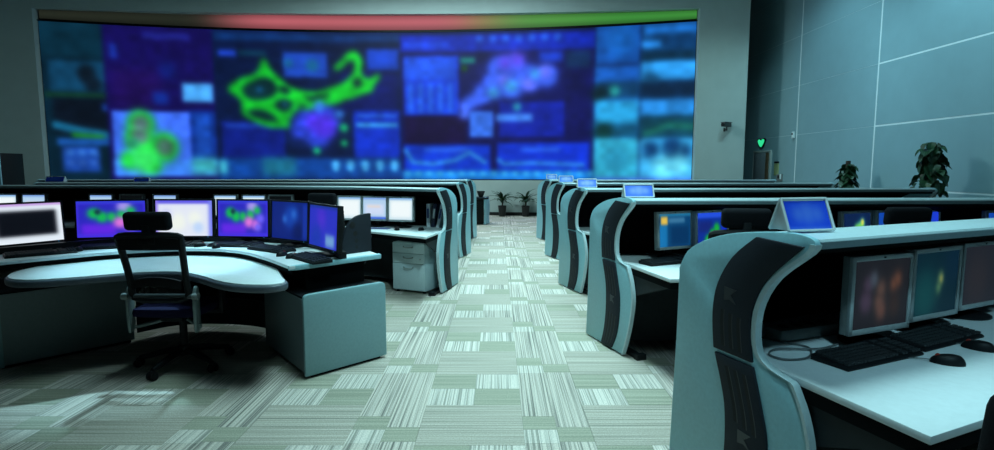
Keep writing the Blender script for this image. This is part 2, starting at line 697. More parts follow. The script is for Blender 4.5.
# door in the far right corner
door = thing('door_1', 'grey door standing ajar in the side wall under the green sign', 'door', (WX, 16.95, 0))
door['kind'] = 'structure'
build('door_frame', join(box(-.035, -.52, .98, .05, .09, 1.96), box(-.035, .52, .98, .05, .06, 1.96), box(-.035, 0, 1.96, .05, 1.1, .06)), 'door_frame', door, .004)
dl = build('door_leaf', box(-.045, .10, .97, .04, .76, 1.9), 'door_grey', door, .004)
build('door_edge', box(-.05, -.36, .97, .045, .12, 1.9), 'wood_edge', door)
build('door_handle', tube([(-.07, -.18, 1.0), (-.12, -.18, 1.0), (-.12, -.06, 1.0)], .012), 'silver', dl)

ex = thing('exit_sign', 'small green glowing exit sign above the corner door', 'sign', (WX - .02, 17.0, 2.22))
heart = cr([(-.20, .06), (-.12, .11), (0, .07), (.12, .11), (.20, .06), (.12, -.05), (0, -.12), (-.12, -.05)], 4, True)
build('sign_housing', slab([(p[0] * 1.2, p[1] * 1.25) for p in heart], lambda s, z, t: (t, -s, z), -.04, .0), 'black_plastic', ex)
build('sign_face', slab(heart, lambda s, z, t: (t, -s, z), -.05, -.041), 'exit_green', ex)

nb = thing('notice_board', 'yellow green notice hung beside the corner door', 'notice', (WX - .012, 16.08, 1.43))
build('notice_sheet', box(-.006, 0, 0, .012, .26, .34), 'notice_yellow', nb)
build('notice_header', box(-.008, 0, .20, .016, .26, .05), 'black_plastic', nb)
sw = thing('wall_control_box', 'small grey control box on the wall below the yellow notice', 'control box', (WX - .012, 15.85, 1.2))
build('control_housing', box(-.02, 0, 0, .05, .28, .2), 'device_grey', sw, .006)
build('control_display', box(-.048, .02, .02, .006, .09, .09), 'black_plastic', sw)
build('control_lid', box(-.03, -.11, .03, .07, .05, .14), 'wall_joint', sw, .006)
sn = thing('wall_sensor', 'small white sensor on the joint of the side wall', 'sensor', (WX - .015, 15.2, 2.35))
build('sensor_body', box(-.03, 0, 0, .06, .09, .18), 'wall_joint', sn, .012)
build('sensor_lens', xf(lathe([(.001, 0), (.028, 0), (.026, .012), (.001, .015)], 12), (-.06, 0, .03), ry=-PI / 2), 'black_plastic', sn)

# security camera on the pier
cy_ = arc_y(6.4, .16)
cc = thing('security_camera', 'dark security camera mounted on the pier beside the video wall', 'camera', (6.4, cy_, 2.63))
build('camera_bracket', join(box(.06, -.01, -.08, .1, .02, .1), tube([(.06, 0, -.08), (.05, -.14, -.10), (.02, -.2, -.02)], .02)), 'cctv_grey', cc)
cb = build('camera_body', xf(join(box(0, 0, 0, .12, .34, .11), box(0, .01, .065, .15, .38, .015)), (0.0, -.22, .04), rz=-.9), 'cctv_grey', cc, .01)
build('camera_lens', xf(lathe([(.001, 0), (.045, 0), (.045, .03), (.001, .031)], 14), (-.135, -.33, .04), rx=PI / 2, rz=-.9), 'slot_black', cc)

# ------------------------------------------------------------------ the video wall
NX, NY = 520, 130
f_, th = 560.0, math.atan(57 / 560.0)
gx = np.linspace(XL + .02, XR - .02, NX)
gz = np.linspace(SZ1, SZ0, NY)
X, Z = np.meshgrid(gx, gz)
Y = ARC_Y - ARC_R + np.sqrt(ARC_R ** 2 - (X - ARC_X) ** 2)
# picture coordinates across the display: x 40..697, y 32..180 with the top edge straightened
U = 40 + 657 * (np.arctan2(X, Y) * 0 + X / Y - gx[0] / arc_y(gx[0])) / (gx[-1] / arc_y(gx[-1]) - gx[0] / arc_y(gx[0]))
V = 28 + (SZ1 - Z) / (SZ1 - SZ0) * 152
p = Pic(U, V, (10, 24, 66))
# column of camera views at the left end
p.rect(38, 20, 102, 185, (8, 34, 50), 2)
p.rect(38, 26, 102, 60, (9, 44, 62), 6)
p.rect(46, 64, 103, 94, (16, 66, 100), 4)
p.blob([(84, 76, 9), (90, 86, 8)], (12, 26, 40), 6)
p.rect(40, 95, 105, 99, (18, 62, 40), 4)
p.rect(48, 100, 104, 134, (10, 20, 34), 4)
p.rect(98, 104, 105, 112, (22, 60, 150), 4)
p.line([(50, 126), (75, 132), (104, 136)], 4, (22, 100, 140), 4)
p.line([(68, 136), (95, 138)], 2.5, (30, 130, 40), 4)
p.rect(50, 139, 108, 146, (24, 80, 160), 3)
p.rect(54, 147, 92, 172, (26, 70, 165), 4)
for k in range(3):
    p.rect(58 + 12 * k, 150, 66 + 12 * k, 156, (50, 110, 200), 4)
    p.rect(58 + 12 * k, 160, 66 + 12 * k, 166, (45, 95, 190), 4)
# dark violet window with a bright square below
p.rect(103, 26, 213, 180, (20, 14, 84), 3)
p.rect(108, 70, 160, 108, (30, 14, 84), 12)
p.rect(109, 46, 116, 60, (26, 54, 170), 5)
p.rect(143, 33, 190, 40, (30, 34, 130), 4)
p.blob([(166, 70, 7)], (18, 34, 130), 10)
p.rect(180, 82, 211, 101, (70, 160, 236), 4)
p.rect(150, 92, 165, 104, (16, 44, 140), 6)
p.rect(184, 110, 213, 165, (14, 50, 140), 5)
p.rect(192, 114, 206, 155, (24, 74, 180), 5)
p.rect(107, 111, 186, 176, (62, 112, 250), 3)
p.rect(107, 160, 213, 176, (60, 130, 240), 5)
p.rect(186, 158, 213, 174, (60, 180, 190), 8)
p.blob([(136, 124, 14), (134, 138, 15), (158, 147, 15), (140, 150, 14), (122, 160, 9), (145, 164, 10)], (30, 205, 60), 8)
p.blob([(136, 124, 8), (134, 136, 8)], (92, 128, 132), 7)
p.blob([(159, 147, 9)], (70, 110, 100), 7)
p.blob([(127, 144, 6)], (40, 140, 110), 6)
p.blob([(137, 160, 12)], (60, 245, 110), 12)
# main map window
p.rect(213, 30, 401, 180, (9, 24, 64), 2)
p.rect(214, 30, 400, 38, (14, 50, 110), 4)
p.rect(218, 48, 236, 54, (30, 70, 210), 4)
p.rect(238, 48, 266, 53, (12, 60, 90), 4)
p.rect(340, 68, 398, 108, (14, 22, 96), 8)
p.rect(283, 49, 327, 74, (28, 72, 190), 4)
p.blob([(288, 60, 4), (312, 62, 6)], (20, 100, 150), 6)
p.rect(367, 45, 399, 66, (22, 66, 196), 4)
p.rect(218, 120, 282, 158, (14, 30, 126), 4)
p.rect(222, 122, 268, 127, (26, 60, 170), 4)
p.rect(352, 108, 399, 158, (16, 48, 190), 4)
p.rect(356, 112, 396, 115, (40, 100, 220), 3)
p.rect(355, 121, 397, 125, (60, 170, 240), 4)
p.rect(213, 158, 401, 180, (14, 66, 150), 5)
p.rect(258, 158, 292, 176, (26, 110, 140), 8)
p.rect(213, 160, 222, 174, (60, 170, 190), 6)
for k in range(5):
    p.blob([(333 + 15 * k, 164, 3.5), (333 + 15 * k, 169, 2)], (70, 170, 235), 4)
green = (20, 196, 48)
p.poly(cr([(226, 87), (240, 76), (256, 70), (263, 55), (270, 66), (276, 72), (290, 84), (312, 89), (330, 84), (344, 78), (353, 68), (354, 57), (347, 59), (338, 67), (334, 63), (342, 56), (347, 49), (356, 47), (362, 56),
           (362, 70), (368, 75), (378, 70), (380, 75), (374, 82), (372, 88), (356, 94), (338, 100), (322, 106), (308, 110), (296, 108), (288, 118), (287, 126), (268, 126), (252, 120), (240, 112), (238, 98)], 4, True), green, 2)
for hole in ([(240, 86), (252, 78), (264, 74), (274, 80), (276, 90), (262, 98), (246, 97)],
             [(276, 86), (283, 83), (290, 88), (284, 92)],
             [(273, 100), (283, 96), (292, 102), (284, 110), (275, 107)],
             [(244, 110), (256, 107), (268, 111), (276, 120), (266, 120), (252, 116)],
             [(304, 94), (318, 92), (330, 90), (322, 96), (308, 98)],
             [(352, 78), (358, 74), (362, 80), (356, 85)],
             [(296, 104), (304, 103), (300, 108)]):
    p.poly(cr(hole, 3, True), (6, 44, 50), 2)
p.blob([(258, 87, 3)], (14, 70, 110), 5)
p.blob([(283, 102, 2)], (14, 70, 90), 4)
p.blob([(305, 122, 13), (322, 118, 15), (316, 134, 12), (298, 128, 9)], (44, 70, 225), 9)
p.blob([(322, 124, 12), (312, 120, 8)], (84, 52, 248), 9)
p.blob([(318, 104, 5), (338, 112, 4)], (50, 120, 220), 6)
p.blob([(342, 126, 4), (342, 142, 3), (314, 150, 3)], (20, 170, 110), 5)
# second map window
p.rect(401, 30, 596, 180, (16, 18, 84), 2)
p.rect(401, 31, 596, 48, (16, 40, 180), 3)
p.rect(404, 38, 450, 44, (24, 66, 220), 4)
for k in range(7):
    p.rect(477 + 13 * k, 32, 484 + 13 * k, 39, (34, 90, 220), 4)
p.rect(404, 52, 459, 113, (20, 60, 215), 3)
p.rect(404, 54, 456, 76, (30, 84, 235), 5)
for k in range(5):
    p.rect(408 + 10 * k, 80, 413 + 10 * k, 110, (36, 100, 240), 4)
p.rect(404, 114, 466, 142, (22, 10, 58), 3)
p.rect(461, 54, 476, 60, (30, 150, 140), 4)
p.rect(462, 62, 468, 68, (20, 80, 20), 4)
p.rect(540, 50, 564, 60, (24, 60, 200), 5)
p.rect(567, 50, 592, 67, (14, 44, 90), 5)
p.line([(465, 112), (466, 104), (476, 97), (490, 92)], 5, (70, 110, 250), 7)
p.blob([(500, 66, 12), (515, 64, 11), (496, 82, 13), (512, 84, 13), (530, 76, 13), (548, 74, 11), (482, 92, 9), (470, 100, 6)], (56, 98, 246), 8)
p.blob([(518, 57, 7), (506, 60, 6)], (92, 70, 240), 10)
p.blob([(546, 70, 6), (505, 78, 5), (530, 82, 6)], (98, 110, 250), 8)
p.blob([(512, 84, 6), (494, 90, 5), (536, 72, 4)], (56, 150, 225), 7)
p.rect(500, 100, 566, 136, (18, 34, 160), 3)
p.rect(470, 109, 494, 136, (54, 112, 235), 3)
p.rect(497, 112, 534, 120, (64, 130, 240), 4)
p.blob([(518, 105, 4)], (40, 150, 190), 5)
p.rect(403, 144, 491, 172, (14, 54, 200), 3)
p.rect(498, 142, 592, 172, (16, 50, 205), 3)
p.rect(424, 147, 468, 151, (40, 96, 225), 4)
p.rect(522, 147, 562, 151, (40, 96, 225), 4)
p.line([(405, 150), (412, 162), (432, 164), (455, 160), (470, 152), (485, 162)], 2, (44, 130, 215), 4)
p.line([(500, 160), (505, 164), (535, 163), (585, 165)], 2, (44, 130, 225), 4)
p.rect(401, 171, 596, 181, (26, 130, 226), 4)
for k in range(18):
    p.rect(404 + 11 * k, 172, 409 + 11 * k, 176, (80, 200, 240), 3, .6)
# camera views at the right end
p.rect(597, 24, 641, 184, (18, 76, 160), 2)
p.blob([(622, 40, 16)], (20, 96, 186), 14)
p.rect(597, 64, 642, 68, (16, 50, 110), 3)
p.rect(597, 68, 642, 82, (24, 92, 190), 6)
p.rect(597, 82, 642, 98, (14, 60, 100), 6)
p.blob([(616, 91, 5)], (40, 160, 160), 6)
p.blob([(602, 95, 8)], (10, 40, 50), 8)
p.rect(597, 100, 642, 126, (40, 160, 220), 6)
p.rect(597, 124, 642, 138, (16, 80, 110), 8)
p.blob([(606, 132, 9)], (8, 50, 50), 8)
p.rect(597, 138, 642, 184, (52, 180, 216), 5)
p.blob([(620, 160, 14)], (40, 150, 190), 14)
p.rect(643, 24, 700, 184, (14, 58, 106), 2)
p.rect(645, 30, 700, 37, (30, 120, 220), 6)
p.rect(643, 44, 662, 51, (40, 140, 235), 5)
p.rect(643, 54, 700, 64, (10, 40, 62), 6)
p.rect(643, 64, 700, 82, (46, 160, 245), 5)
p.blob([(652, 84, 10)], (20, 76, 120), 8)
p.rect(643, 84, 700, 99, (10, 36, 66), 5)
p.rect(643, 101, 700, 117, (40, 140, 226), 5)
p.rect(643, 117, 700, 139, (14, 66, 86), 7)
p.line([(650, 134), (672, 126), (696, 128)], 3, (24, 100, 90), 6)
p.rect(643, 139, 700, 184, (60, 176, 236), 5)
p.blob([(655, 150, 8), (676, 148, 10), (690, 152, 6)], (10, 56, 110), 9)
p.blob([(668, 168, 10), (684, 166, 9)], (110, 225, 250), 12)
p.rect(598, 178, 700, 184, (70, 120, 235), 4)
p.grain(.12, 90, 26, 3)
p.grain(.10, 40, 12, 4)
p.c = smear(p.c, 1, 2)
vw = thing('video_wall', 'huge curved video wall with glowing blue maps and green outlines', 'video wall', (ARC_X, ARC_Y, 0))
P = np.stack([X - ARC_X, Y - ARC_Y, Z], -1)
picture_grid('display_surface', P, p.linear(), 'display_wall', vw)
build('display_back', shift(arc_slab(XL + .01, XR - .01, SZ0 - .02, SZ1 + .02, -0.10, -0.01), (ARC_X, ARC_Y, 0)), 'black_plastic', vw, smooth=True)
build('display_rim', shift(join(arc_slab(XL, XR, SZ0 - .03, SZ0 - .005, -0.1, 0.02), arc_slab(XL, XR, SZ1 + .005, SZ1 + .03, -0.1, 0.02)), (ARC_X, ARC_Y, 0)), 'black_plastic', vw, smooth=True)

# ticker band over the video wall
NX2, NY2 = 260, 14
gx2 = np.linspace(XL + .05, XR - .02, NX2)
X2, T2 = np.meshgrid(gx2, np.linspace(0, 1, NY2))
Z2 = (6.12 - .19 * ((X2 - ARC_X) / 9.3) ** 2) * (1 - T2) + (SZ1 + .07) * T2
Y2 = ARC_Y - ARC_R + np.sqrt(ARC_R ** 2 - (X2 - ARC_X) ** 2)
U2 = 497 + 560 * X2 / Y2
p = Pic(U2, T2 * 30 + 100, (20, 22, 23))
p.rect(225, 0, 800, 999, (140, 62, 74), 45)
p.rect(245, 0, 800, 999, (228, 98, 124), 60)
p.rect(468, 0, 900, 999, (160, 124, 84), 40)
p.rect(500, 0, 900, 999, (70, 152, 62), 50)
p.rect(585, 0, 900, 999, (40, 132, 50), 90)
p.c *= (0.62 + 0.38 * np.exp(-((T2 - .45) / .45) ** 2))[..., None]
tk = thing('ticker_display', 'long ticker band glowing red then green above the video wall', 'ticker', (ARC_X, ARC_Y, 0))
picture_grid('ticker_surface', np.stack([X2 - ARC_X, Y2 - ARC_Y, Z2], -1), p.linear(), 'display_wall', tk)
build('ticker_housing', shift(arc_slab(XL + .03, XR - .01, SZ1 + .05, 5.95, -0.10, -0.01), (ARC_X, ARC_Y, 0)), 'black_plastic', tk, smooth=True)


# ------------------------------------------------------------------ console rows
OUT_BACK = [(0.0, 0.0), (.03, .70), (.036, 1.0)] + cr([(.036, 1.03), (.085, 1.11), (.18, 1.166), (.31, 1.208), (.44, 1.231), (.57, 1.244), (.65, 1.245), (.70, 1.233), (.712, 1.216)], 3)
FRONT = cr([(.712, 1.216), (.692, 1.182), (.565, 1.077), (.497, .968), (.480, .863), (.495, .782), (.545, .742), (.644, .722)], 3) + \
    cr([(.655, .715), (.705, .62), (.737, .5), (.730, .39), (.69, .215), (.61, 0.0)], 3)
OUTLINE = OUT_BACK[:-1] + FRONT
INS_U = (cr([(.47, 1.217), (.36, 1.128), (.285, 1.01), (.262, .885), (.275, .737)], 4),
         cr([(.675, 1.205), (.53, 1.068), (.470, .955), (.458, .86), (.478, .737)], 4))
INS_L = (cr([(.282, .722), (.33, .59), (.352, .49), (.355, .32), (.33, .15), (.285, .02)], 3),
         cr([(.482, .722), (.535, .56), (.562, .45), (.558, .29), (.522, .14), (.455, .02)], 3))
HOOD = [(.04, 1.03), (.09, 1.105), (.18, 1.163), (.31, 1.205), (.44, 1.227), (.57, 1.240), (.65, 1.2415), (.698, 1.231), (.704, 1.222), (.702, 1.202),
        (.68, 1.200), (.66, 1.213), (.56, 1.215), (.44, 1.204), (.31, 1.178), (.19, 1.135), (.11, 1.08), (.07, 1.03)]
HOOD_SHADE = [(.072, 1.03), (.112, 1.078), (.192, 1.132), (.312, 1.175), (.44, 1.201), (.56, 1.212), (.655, 1.209), (.678, 1.196), (.676, 1.178),
         (.64, 1.178), (.60, 1.185), (.46, 1.19), (.32, 1.162), (.205, 1.12), (.125, 1.065), (.085, 1.03)]


def lerp2(a, b, t):
    return [(p[0] + (q[0] - p[0]) * t, p[1] + (q[1] - p[1]) * t) for p, q in zip(a, b)]


def end_panel(root, P, D, out, detail, base):
    """S-shaped end panel: P back corner, D unit vector back-to-front, out unit vector away from the row"""
    def place(s, z, t):
        return (P[0] + D[0] * s + out[0] * t - base[0], P[1] + D[1] * s + out[1] * t - base[1], z)
    body = [(s, max(z, .012)) for s, z in OUTLINE]
    pan = build('end_panel', slab(body, place, -.024, 0), 'panel_grey', root, .004 if detail else 0, 2)
    # light rim along the front edge
    inner = [(s - (.022 if z > .74 else .014), z) for s, z in FRONT]
    build('edge_rim', strip(FRONT, inner, lambda s, z, t: place(s + .002, max(z, .012), t), -.027, .004), 'panel_light', pan, 0, smooth=True)
    for nm, (L, R) in (('black_insert', INS_U), ('black_insert', INS_L)):
        ins = build(nm, strip(L, R, place, -.001, .012), 'insert_black', pan, .004 if detail else 0, 2)
        if detail:
            groups = ((11, 16),) if L is INS_U[0] else ((1, 7), (9, 15))
            for a, b in groups:
                for fr in (.24, .46, .68):
                    build('slot_highlight', strip(lerp2(L, R, fr + .075)[a:b], lerp2(L, R, fr + .105)[a:b], place, .0112, .0124), 'emblem_grey', ins)  # lighter strip paints a highlight along one side of the slot
                    build('vent_slot', strip(lerp2(L, R, fr)[a:b], lerp2(L, R, fr + .085)[a:b], place, .0115, .0128), 'slot_black', ins)
    if detail:
        # arrow-notched square emblem in relief, one on each insert
        for ex_, ez in ((.358, .972), (.458, .425)):
            pts = [(-.032, .030), (.032, .026), (.002, .002), (.030, -.032), (-.002, -.018), (-.032, -.024)]
            build('emblem', slab([(ex_ + a, ez + b) for a, b in pts], place, .0115, .0140), 'emblem_grey', pan)
    build('foot', join(box(*place(.56, .016, -.09), .06, .30, .03, math.atan2(D[1], D[0]) + PI / 2),
                       box(*place(.72, .022, -.09), .08, .05, .044, math.atan2(D[1], D[0]) + PI / 2)), 'black_plastic', root)


def nrm(v):
    l = math.hypot(*v)
    return (v[0] / l, v[1] / l)


def console_row(label, pts, dirs, out0, detail=True, end=True, corner=(.10, 1.12), front=1.06):
    base = pts[0]
    root = thing('control_console', label, 'console', (base[0], base[1], 0), group='console rows facing the video wall')
    st = [(p[0] - base[0], p[1] - base[1], d[0], d[1]) for p, d in zip(pts, dirs)]
    D0 = nrm(dirs[0])
    a0 = nrm((pts[1][0] - pts[0][0], pts[1][1] - pts[0][1]))
    # start a little inside the end panel
    first = (-out0[0] * .03, -out0[1] * .03, dirs[0][0], dirs[0][1])
    st2 = [first] + st[1:]
    build('hood_rail', sweep(st2, HOOD), 'panel_light', root, smooth=True)
    build('rail_lip', sweep(st2, [(.700, 1.199), (.7065, 1.199), (.7075, 1.2225), (.701, 1.225)]), 'rail_lip_grey', root)
    build('hood_shade_sheet', sweep(st2, HOOD_SHADE), 'interior_black', root)  # black sheet puts the shade under the hood into the colour
    build('back_panel', sweep(st2, [(.04, .04), (.07, .04), (.07, 1.03), (.04, 1.03)]), 'interior_black', root)
    build('modesty_panel', sweep(st2, [(.42, .07), (.44, .07), (.44, .69), (.42, .69)]), 'console_dark', root)
    # worktop outline
    c = (st[0][2] * corner[1] + a0[0] * corner[0], st[0][3] * corner[1] + a0[1] * corner[0])
    fr = [(s[0] + s[2] * front, s[1] + s[3] * front) for s in st[1:]]
    bk = [(s[0] + s[2] * .075, s[1] + s[3] * .075) for s in st2][::-1]
    poly = [(first[0] + st[0][2] * .647, first[1] + st[0][3] * .647), c] + fr + bk
    build('worktop', prism(poly, .708, .735), 'worktop_white', root, .004 if detail else 0, 2)
    ap = [poly[0], (c[0] + a0[0] * .01 - st[0][2] * .012, c[1] + a0[1] * .01 - st[0][3] * .012)] + \
         [(s[0] + s[2] * (front - .012), s[1] + s[3] * (front - .012)) for s in st[1:]]
    ap2 = [(ap[0][0] + a0[0] * .03, ap[0][1] + a0[1] * .03), (c[0] + a0[0] * .05 - st[0][2] * .05, c[1] + a0[1] * .05 - st[0][3] * .05)] + \
          [(s[0] + s[2] * (front - .05), s[1] + s[3] * (front - .05)) for s in st[1:]]
    build('apron', prism(ap + ap2[::-1], .66, .707), 'interior_black', root)
    # side bracket from the end panel to the worktop corner
    q = [(.655, .7), (1.05, .7), (1.02, .655), (.69, .50)]
    dc = nrm((c[0] - poly[0][0], c[1] - poly[0][1]))
    ln = math.hypot(c[0] - poly[0][0], c[1] - poly[0][1])
    def place2(s, z, t):
        k = (s - .655) / .395 * (ln - .03)
        return (poly[0][0] + dc[0] * k + a0[0] * (t + .012), poly[0][1] + dc[1] * k + a0[1] * (t + .012), z)
    build('side_bracket', slab(q, place2, 0, .03), 'console_dark', root)
    end_panel(root, pts[0], D0, out0, detail, base)
    if end:
        De = nrm(dirs[-1])
        oe = (-out0[0], out0[1]) if abs(out0[0]) > .5 else out0
        end_panel(root, pts[-1], De, (-out0[0] / abs(out0[0]), 0), False, base)
    return root


def flare(deg, side):
    r = math.radians(deg)
    D = (side * math.sin(r), -math.cos(r))
    out = (-side * math.cos(r), -math.sin(r))
    return D, out


# right-hand rows, nearest first
A5 = math.radians(23.5)
a5 = (math.cos(A5), math.sin(A5))
D5, O5 = flare(21, 1)
R5P = (.80, 2.50)
console_row('nearest console on the right with bright worktop and dark portrait monitors', [R5P, (R5P[0] + a5[0] * 3.2, R5P[1] + a5[1] * 3.2)], [D5, (a5[1], -a5[0])], O5, end=False, corner=(.0, 1.10), front=1.06)
D4, O4 = flare(18.5, 1)
console_row('second console row on the right, behind the nearest console', [(.79, 4.85), (2.0, 4.90), (6.2, 5.0)], [D4, (0, -1), (0, -1)], O4, corner=(-.03, 1.24), front=1.1)
D3, O3 = flare(18.5, 1)
console_row('third console row on the right side of the aisle', [(.78, 7.02), (2.0, 7.05), (4.98, 7.05)], [D3, (0, -1), (0, -1)], O3, True)
console_row('fourth console row on the right side of the aisle', [(.81, 9.41), (2.0, 9.44), (5.25, 9.44)], [D3, (0, -1), (0, -1)], O3, False)
console_row('farthest console row on the right, nearest to the video wall', [(.83, 11.73), (2.0, 11.76), (5.5, 11.76)], [D3, (0, -1), (0, -1)], O3, False)
# left-hand rows
DL, OL = flare(14, -1)
console_row('nearest console row on the left with drawer unit and lit white monitors', [(-.49, 7.05), (-2.0, 7.75), (-3.5, 8.08), (-8.2, 8.3)],
            [DL, (.24, -.97), (.12, -.99), (.04, -1)], OL, True, end=False, corner=(.0, 1.12), front=1.08)
console_row('middle console row on the left behind the white monitors', [(-.45, 9.64), (-2.0, 9.67), (-7.4, 9.67)], [DL, (0, -1), (0, -1)], OL, False)
console_row('farthest console row on the left, nearest to the video wall', [(-.43, 11.9), (-2.0, 11.93), (-9.2, 11.93)], [DL, (0, -1), (0, -1)], OL, False)


# ------------------------------------------------------------------ horseshoe console (front left)
HX, HY = -2.47, 4.5
hs = thing('horseshoe_console', 'large horseshoe console with two-tier white worktop at front left', 'console', (HX, HY, 0))


def hl(pts):
    return [(x, y - HY) for x, y in pts]


inner = cr([(1.02, 3.87), (.68, 4.27), (.34, 4.60), (0, 4.74), (-.36, 4.72), (-.70, 4.55), (-1.0, 4.25), (-1.27, 3.92)], 5)
outer = cr([(1.52, 4.44), (1.22, 4.86), (.72, 5.32), (0, 5.52), (-.72, 5.42), (-1.25, 5.02), (-1.80, 4.45)], 5)
build('upper_worktop', prism(hl(inner + outer[::-1]), .760, .785), 'worktop_white', hs, .004)
build('upper_edge', prism(hl([(1.0, 3.885), (1.06, 3.905), (1.545, 4.425), (1.52, 4.47)])  , .750, .7865), 'panel_grey', hs, .004)
ir = [(a[0], a[1] + .02) for a in inner]
build('tier_gap_filler', prism(hl(ir + [(a[0], a[1] + .03) for a in ir[::-1]]), .7225, .7595), 'interior_black', hs)  # added dark strip, closes the gap between the tiers
kid = cr([(-1.03, 4.02), (-.90, 3.80), (-.70, 3.72), (-.46, 3.80), (-.20, 3.96), (0, 4.02), (.20, 4.00), (.42, 3.85), (.62, 3.68), (.82, 3.575), (1.0, 3.57),
          (1.06, 3.66), (.97, 3.84), (.72, 4.30), (.36, 4.66), (0, 4.81), (-.38, 4.79), (-.74, 4.61), (-1.02, 4.30)], 4, True)
build('lower_worktop', prism(hl(kid), .700, .722), 'worktop_white', hs, .004)
kc = (sum(q[0] for q in kid) / len(kid), sum(q[1] for q in kid) / len(kid))


def offset_poly(poly, d):
    n = len(poly)
    out = []
    for i in range(n):
        t = nrm((poly[(i + 1) % n][0] - poly[i - 1][0], poly[(i + 1) % n][1] - poly[i - 1][1]))
        out.append((poly[i][0] + t[1] * d, poly[i][1] - t[0] * d))
    return out


build('lower_edge', prism(hl(offset_poly(kid, .018)), .664, .7125), 'edge_slate', hs, .014, 3)


def pedestal(A, B, C):
    Dd = (B[0] + C[0] - A[0], B[1] + C[1] - A[1])
    ab = nrm((B[0] - A[0], B[1] - A[1]))
    ac = nrm((C[0] - A[0], C[1] - A[1]))
    def q(s, t):
        return (A[0] + ab[0] * s + ac[0] * t, A[1] + ab[1] * s + ac[1] * t)
    L = math.hypot(B[0] - A[0], B[1] - A[1])
    W = math.hypot(C[0] - A[0], C[1] - A[1])
    k = 1 if (ab[0] * ac[1] - ab[1] * ac[0]) > 0 else -1
    ped = build('pedestal', prism(hl([q(.015, .035), q(L - .015, .035), q(L - .015, W), q(.015, W)]), .03, .555), 'pedestal_grey', hs)
    # end panel is a rounded upright slab
    def place(s, z, t):
        x, y = q(s, t)
        return (x, y - HY, z)
    rr = cr([(0, .50), (0, .56), (.015, .592), (.05, .60)], 3) + cr([(L - .05, .60), (L - .015, .592), (L, .56), (L, .50)], 3)
    build('pedestal_end_panel', slab([(0, .02)] + rr + [(L, .02)], place, 0, .035), 'pedestal_panel', ped, .006, 3)
    build('pedestal_top', prism(hl([q(.02, .04), q(L - .02, .04), q(L - .02, W), q(.02, W)]), .556, .572), 'black_fabric', ped)
    build('pedestal_plinth', prism(hl([q(.05, .02), q(L - .05, .02), q(L - .05, W - .02), q(.05, W - .02)]), .002, .03), 'interior_black', ped)
    build('worktop_support', prism(hl([q(.12, .25), q(L - .06, .25), q(L - .06, W - .05), q(.12, W - .05)]), .572, .759), 'interior_black', ped)


pedestal((1.14, 3.77), (1.61, 4.25), (.55, 4.50))
pedestal((-1.14, 3.93), (-1.68, 4.45), (-.58, 4.60))
arcb = cr([(.60, 4.62), (.40, 4.86), (0, 4.98), (-.40, 4.94), (-.62, 4.70)], 5)
build('modesty_panel', prism(hl(arcb + [(a[0], a[1] + .03) for a in arcb[::-1]]), .30, .70), 'interior_black', hs)
build('modesty_strip', prism(hl([(a[0], a[1] - .01) for a in arcb] + [(a[0], a[1] + .04) for a in arcb[::-1]]), .06, .30), 'console_dark', hs)
# black end plate with round holes at the right end
E0, E1 = (1.25, 4.38), (1.43, 4.60)
ed = nrm((E1[0] - E0[0], E1[1] - E0[1]))
en = (ed[1], -ed[0])


def eplace(s, z, t):
    return (E0[0] + ed[0] * s + en[0] * t, E0[1] - HY + ed[1] * s + en[1] * t, z)


ep = build('end_plate', slab([(0, .787), (0, .87)] + cr([(.01, .90), (.05, 1.0), (.12, 1.07), (.20, 1.095), (.285, 1.10)], 4) + [(.285, .787)], eplace, -.03, 0), 'insert_black', hs, .004)
for s_, z_, r_ in ((.10, 1.015, .026), (.125, .945, .022), (.135, .885, .019), (.135, .835, .014)):
    ring = [(s_ + r_ * math.cos(t * PI / 8), z_ + r_ * math.sin(t * PI / 8)) for t in range(16)]
    build('round_hole', slab(ring, eplace, -.001, .002), 'slot_black', ep)
rail = cr([(1.33, 4.20), (1.0, 4.72), (.5, 5.12), (0, 5.24), (-.5, 5.20), (-1.0, 5.02), (-1.36, 4.62), (-1.55, 4.40)], 4)
build('monitor_rail', prism(hl(rail + [(a[0] * .97, a[1] - .05) for a in rail[::-1]]), .787, .84), 'black_plastic', hs)


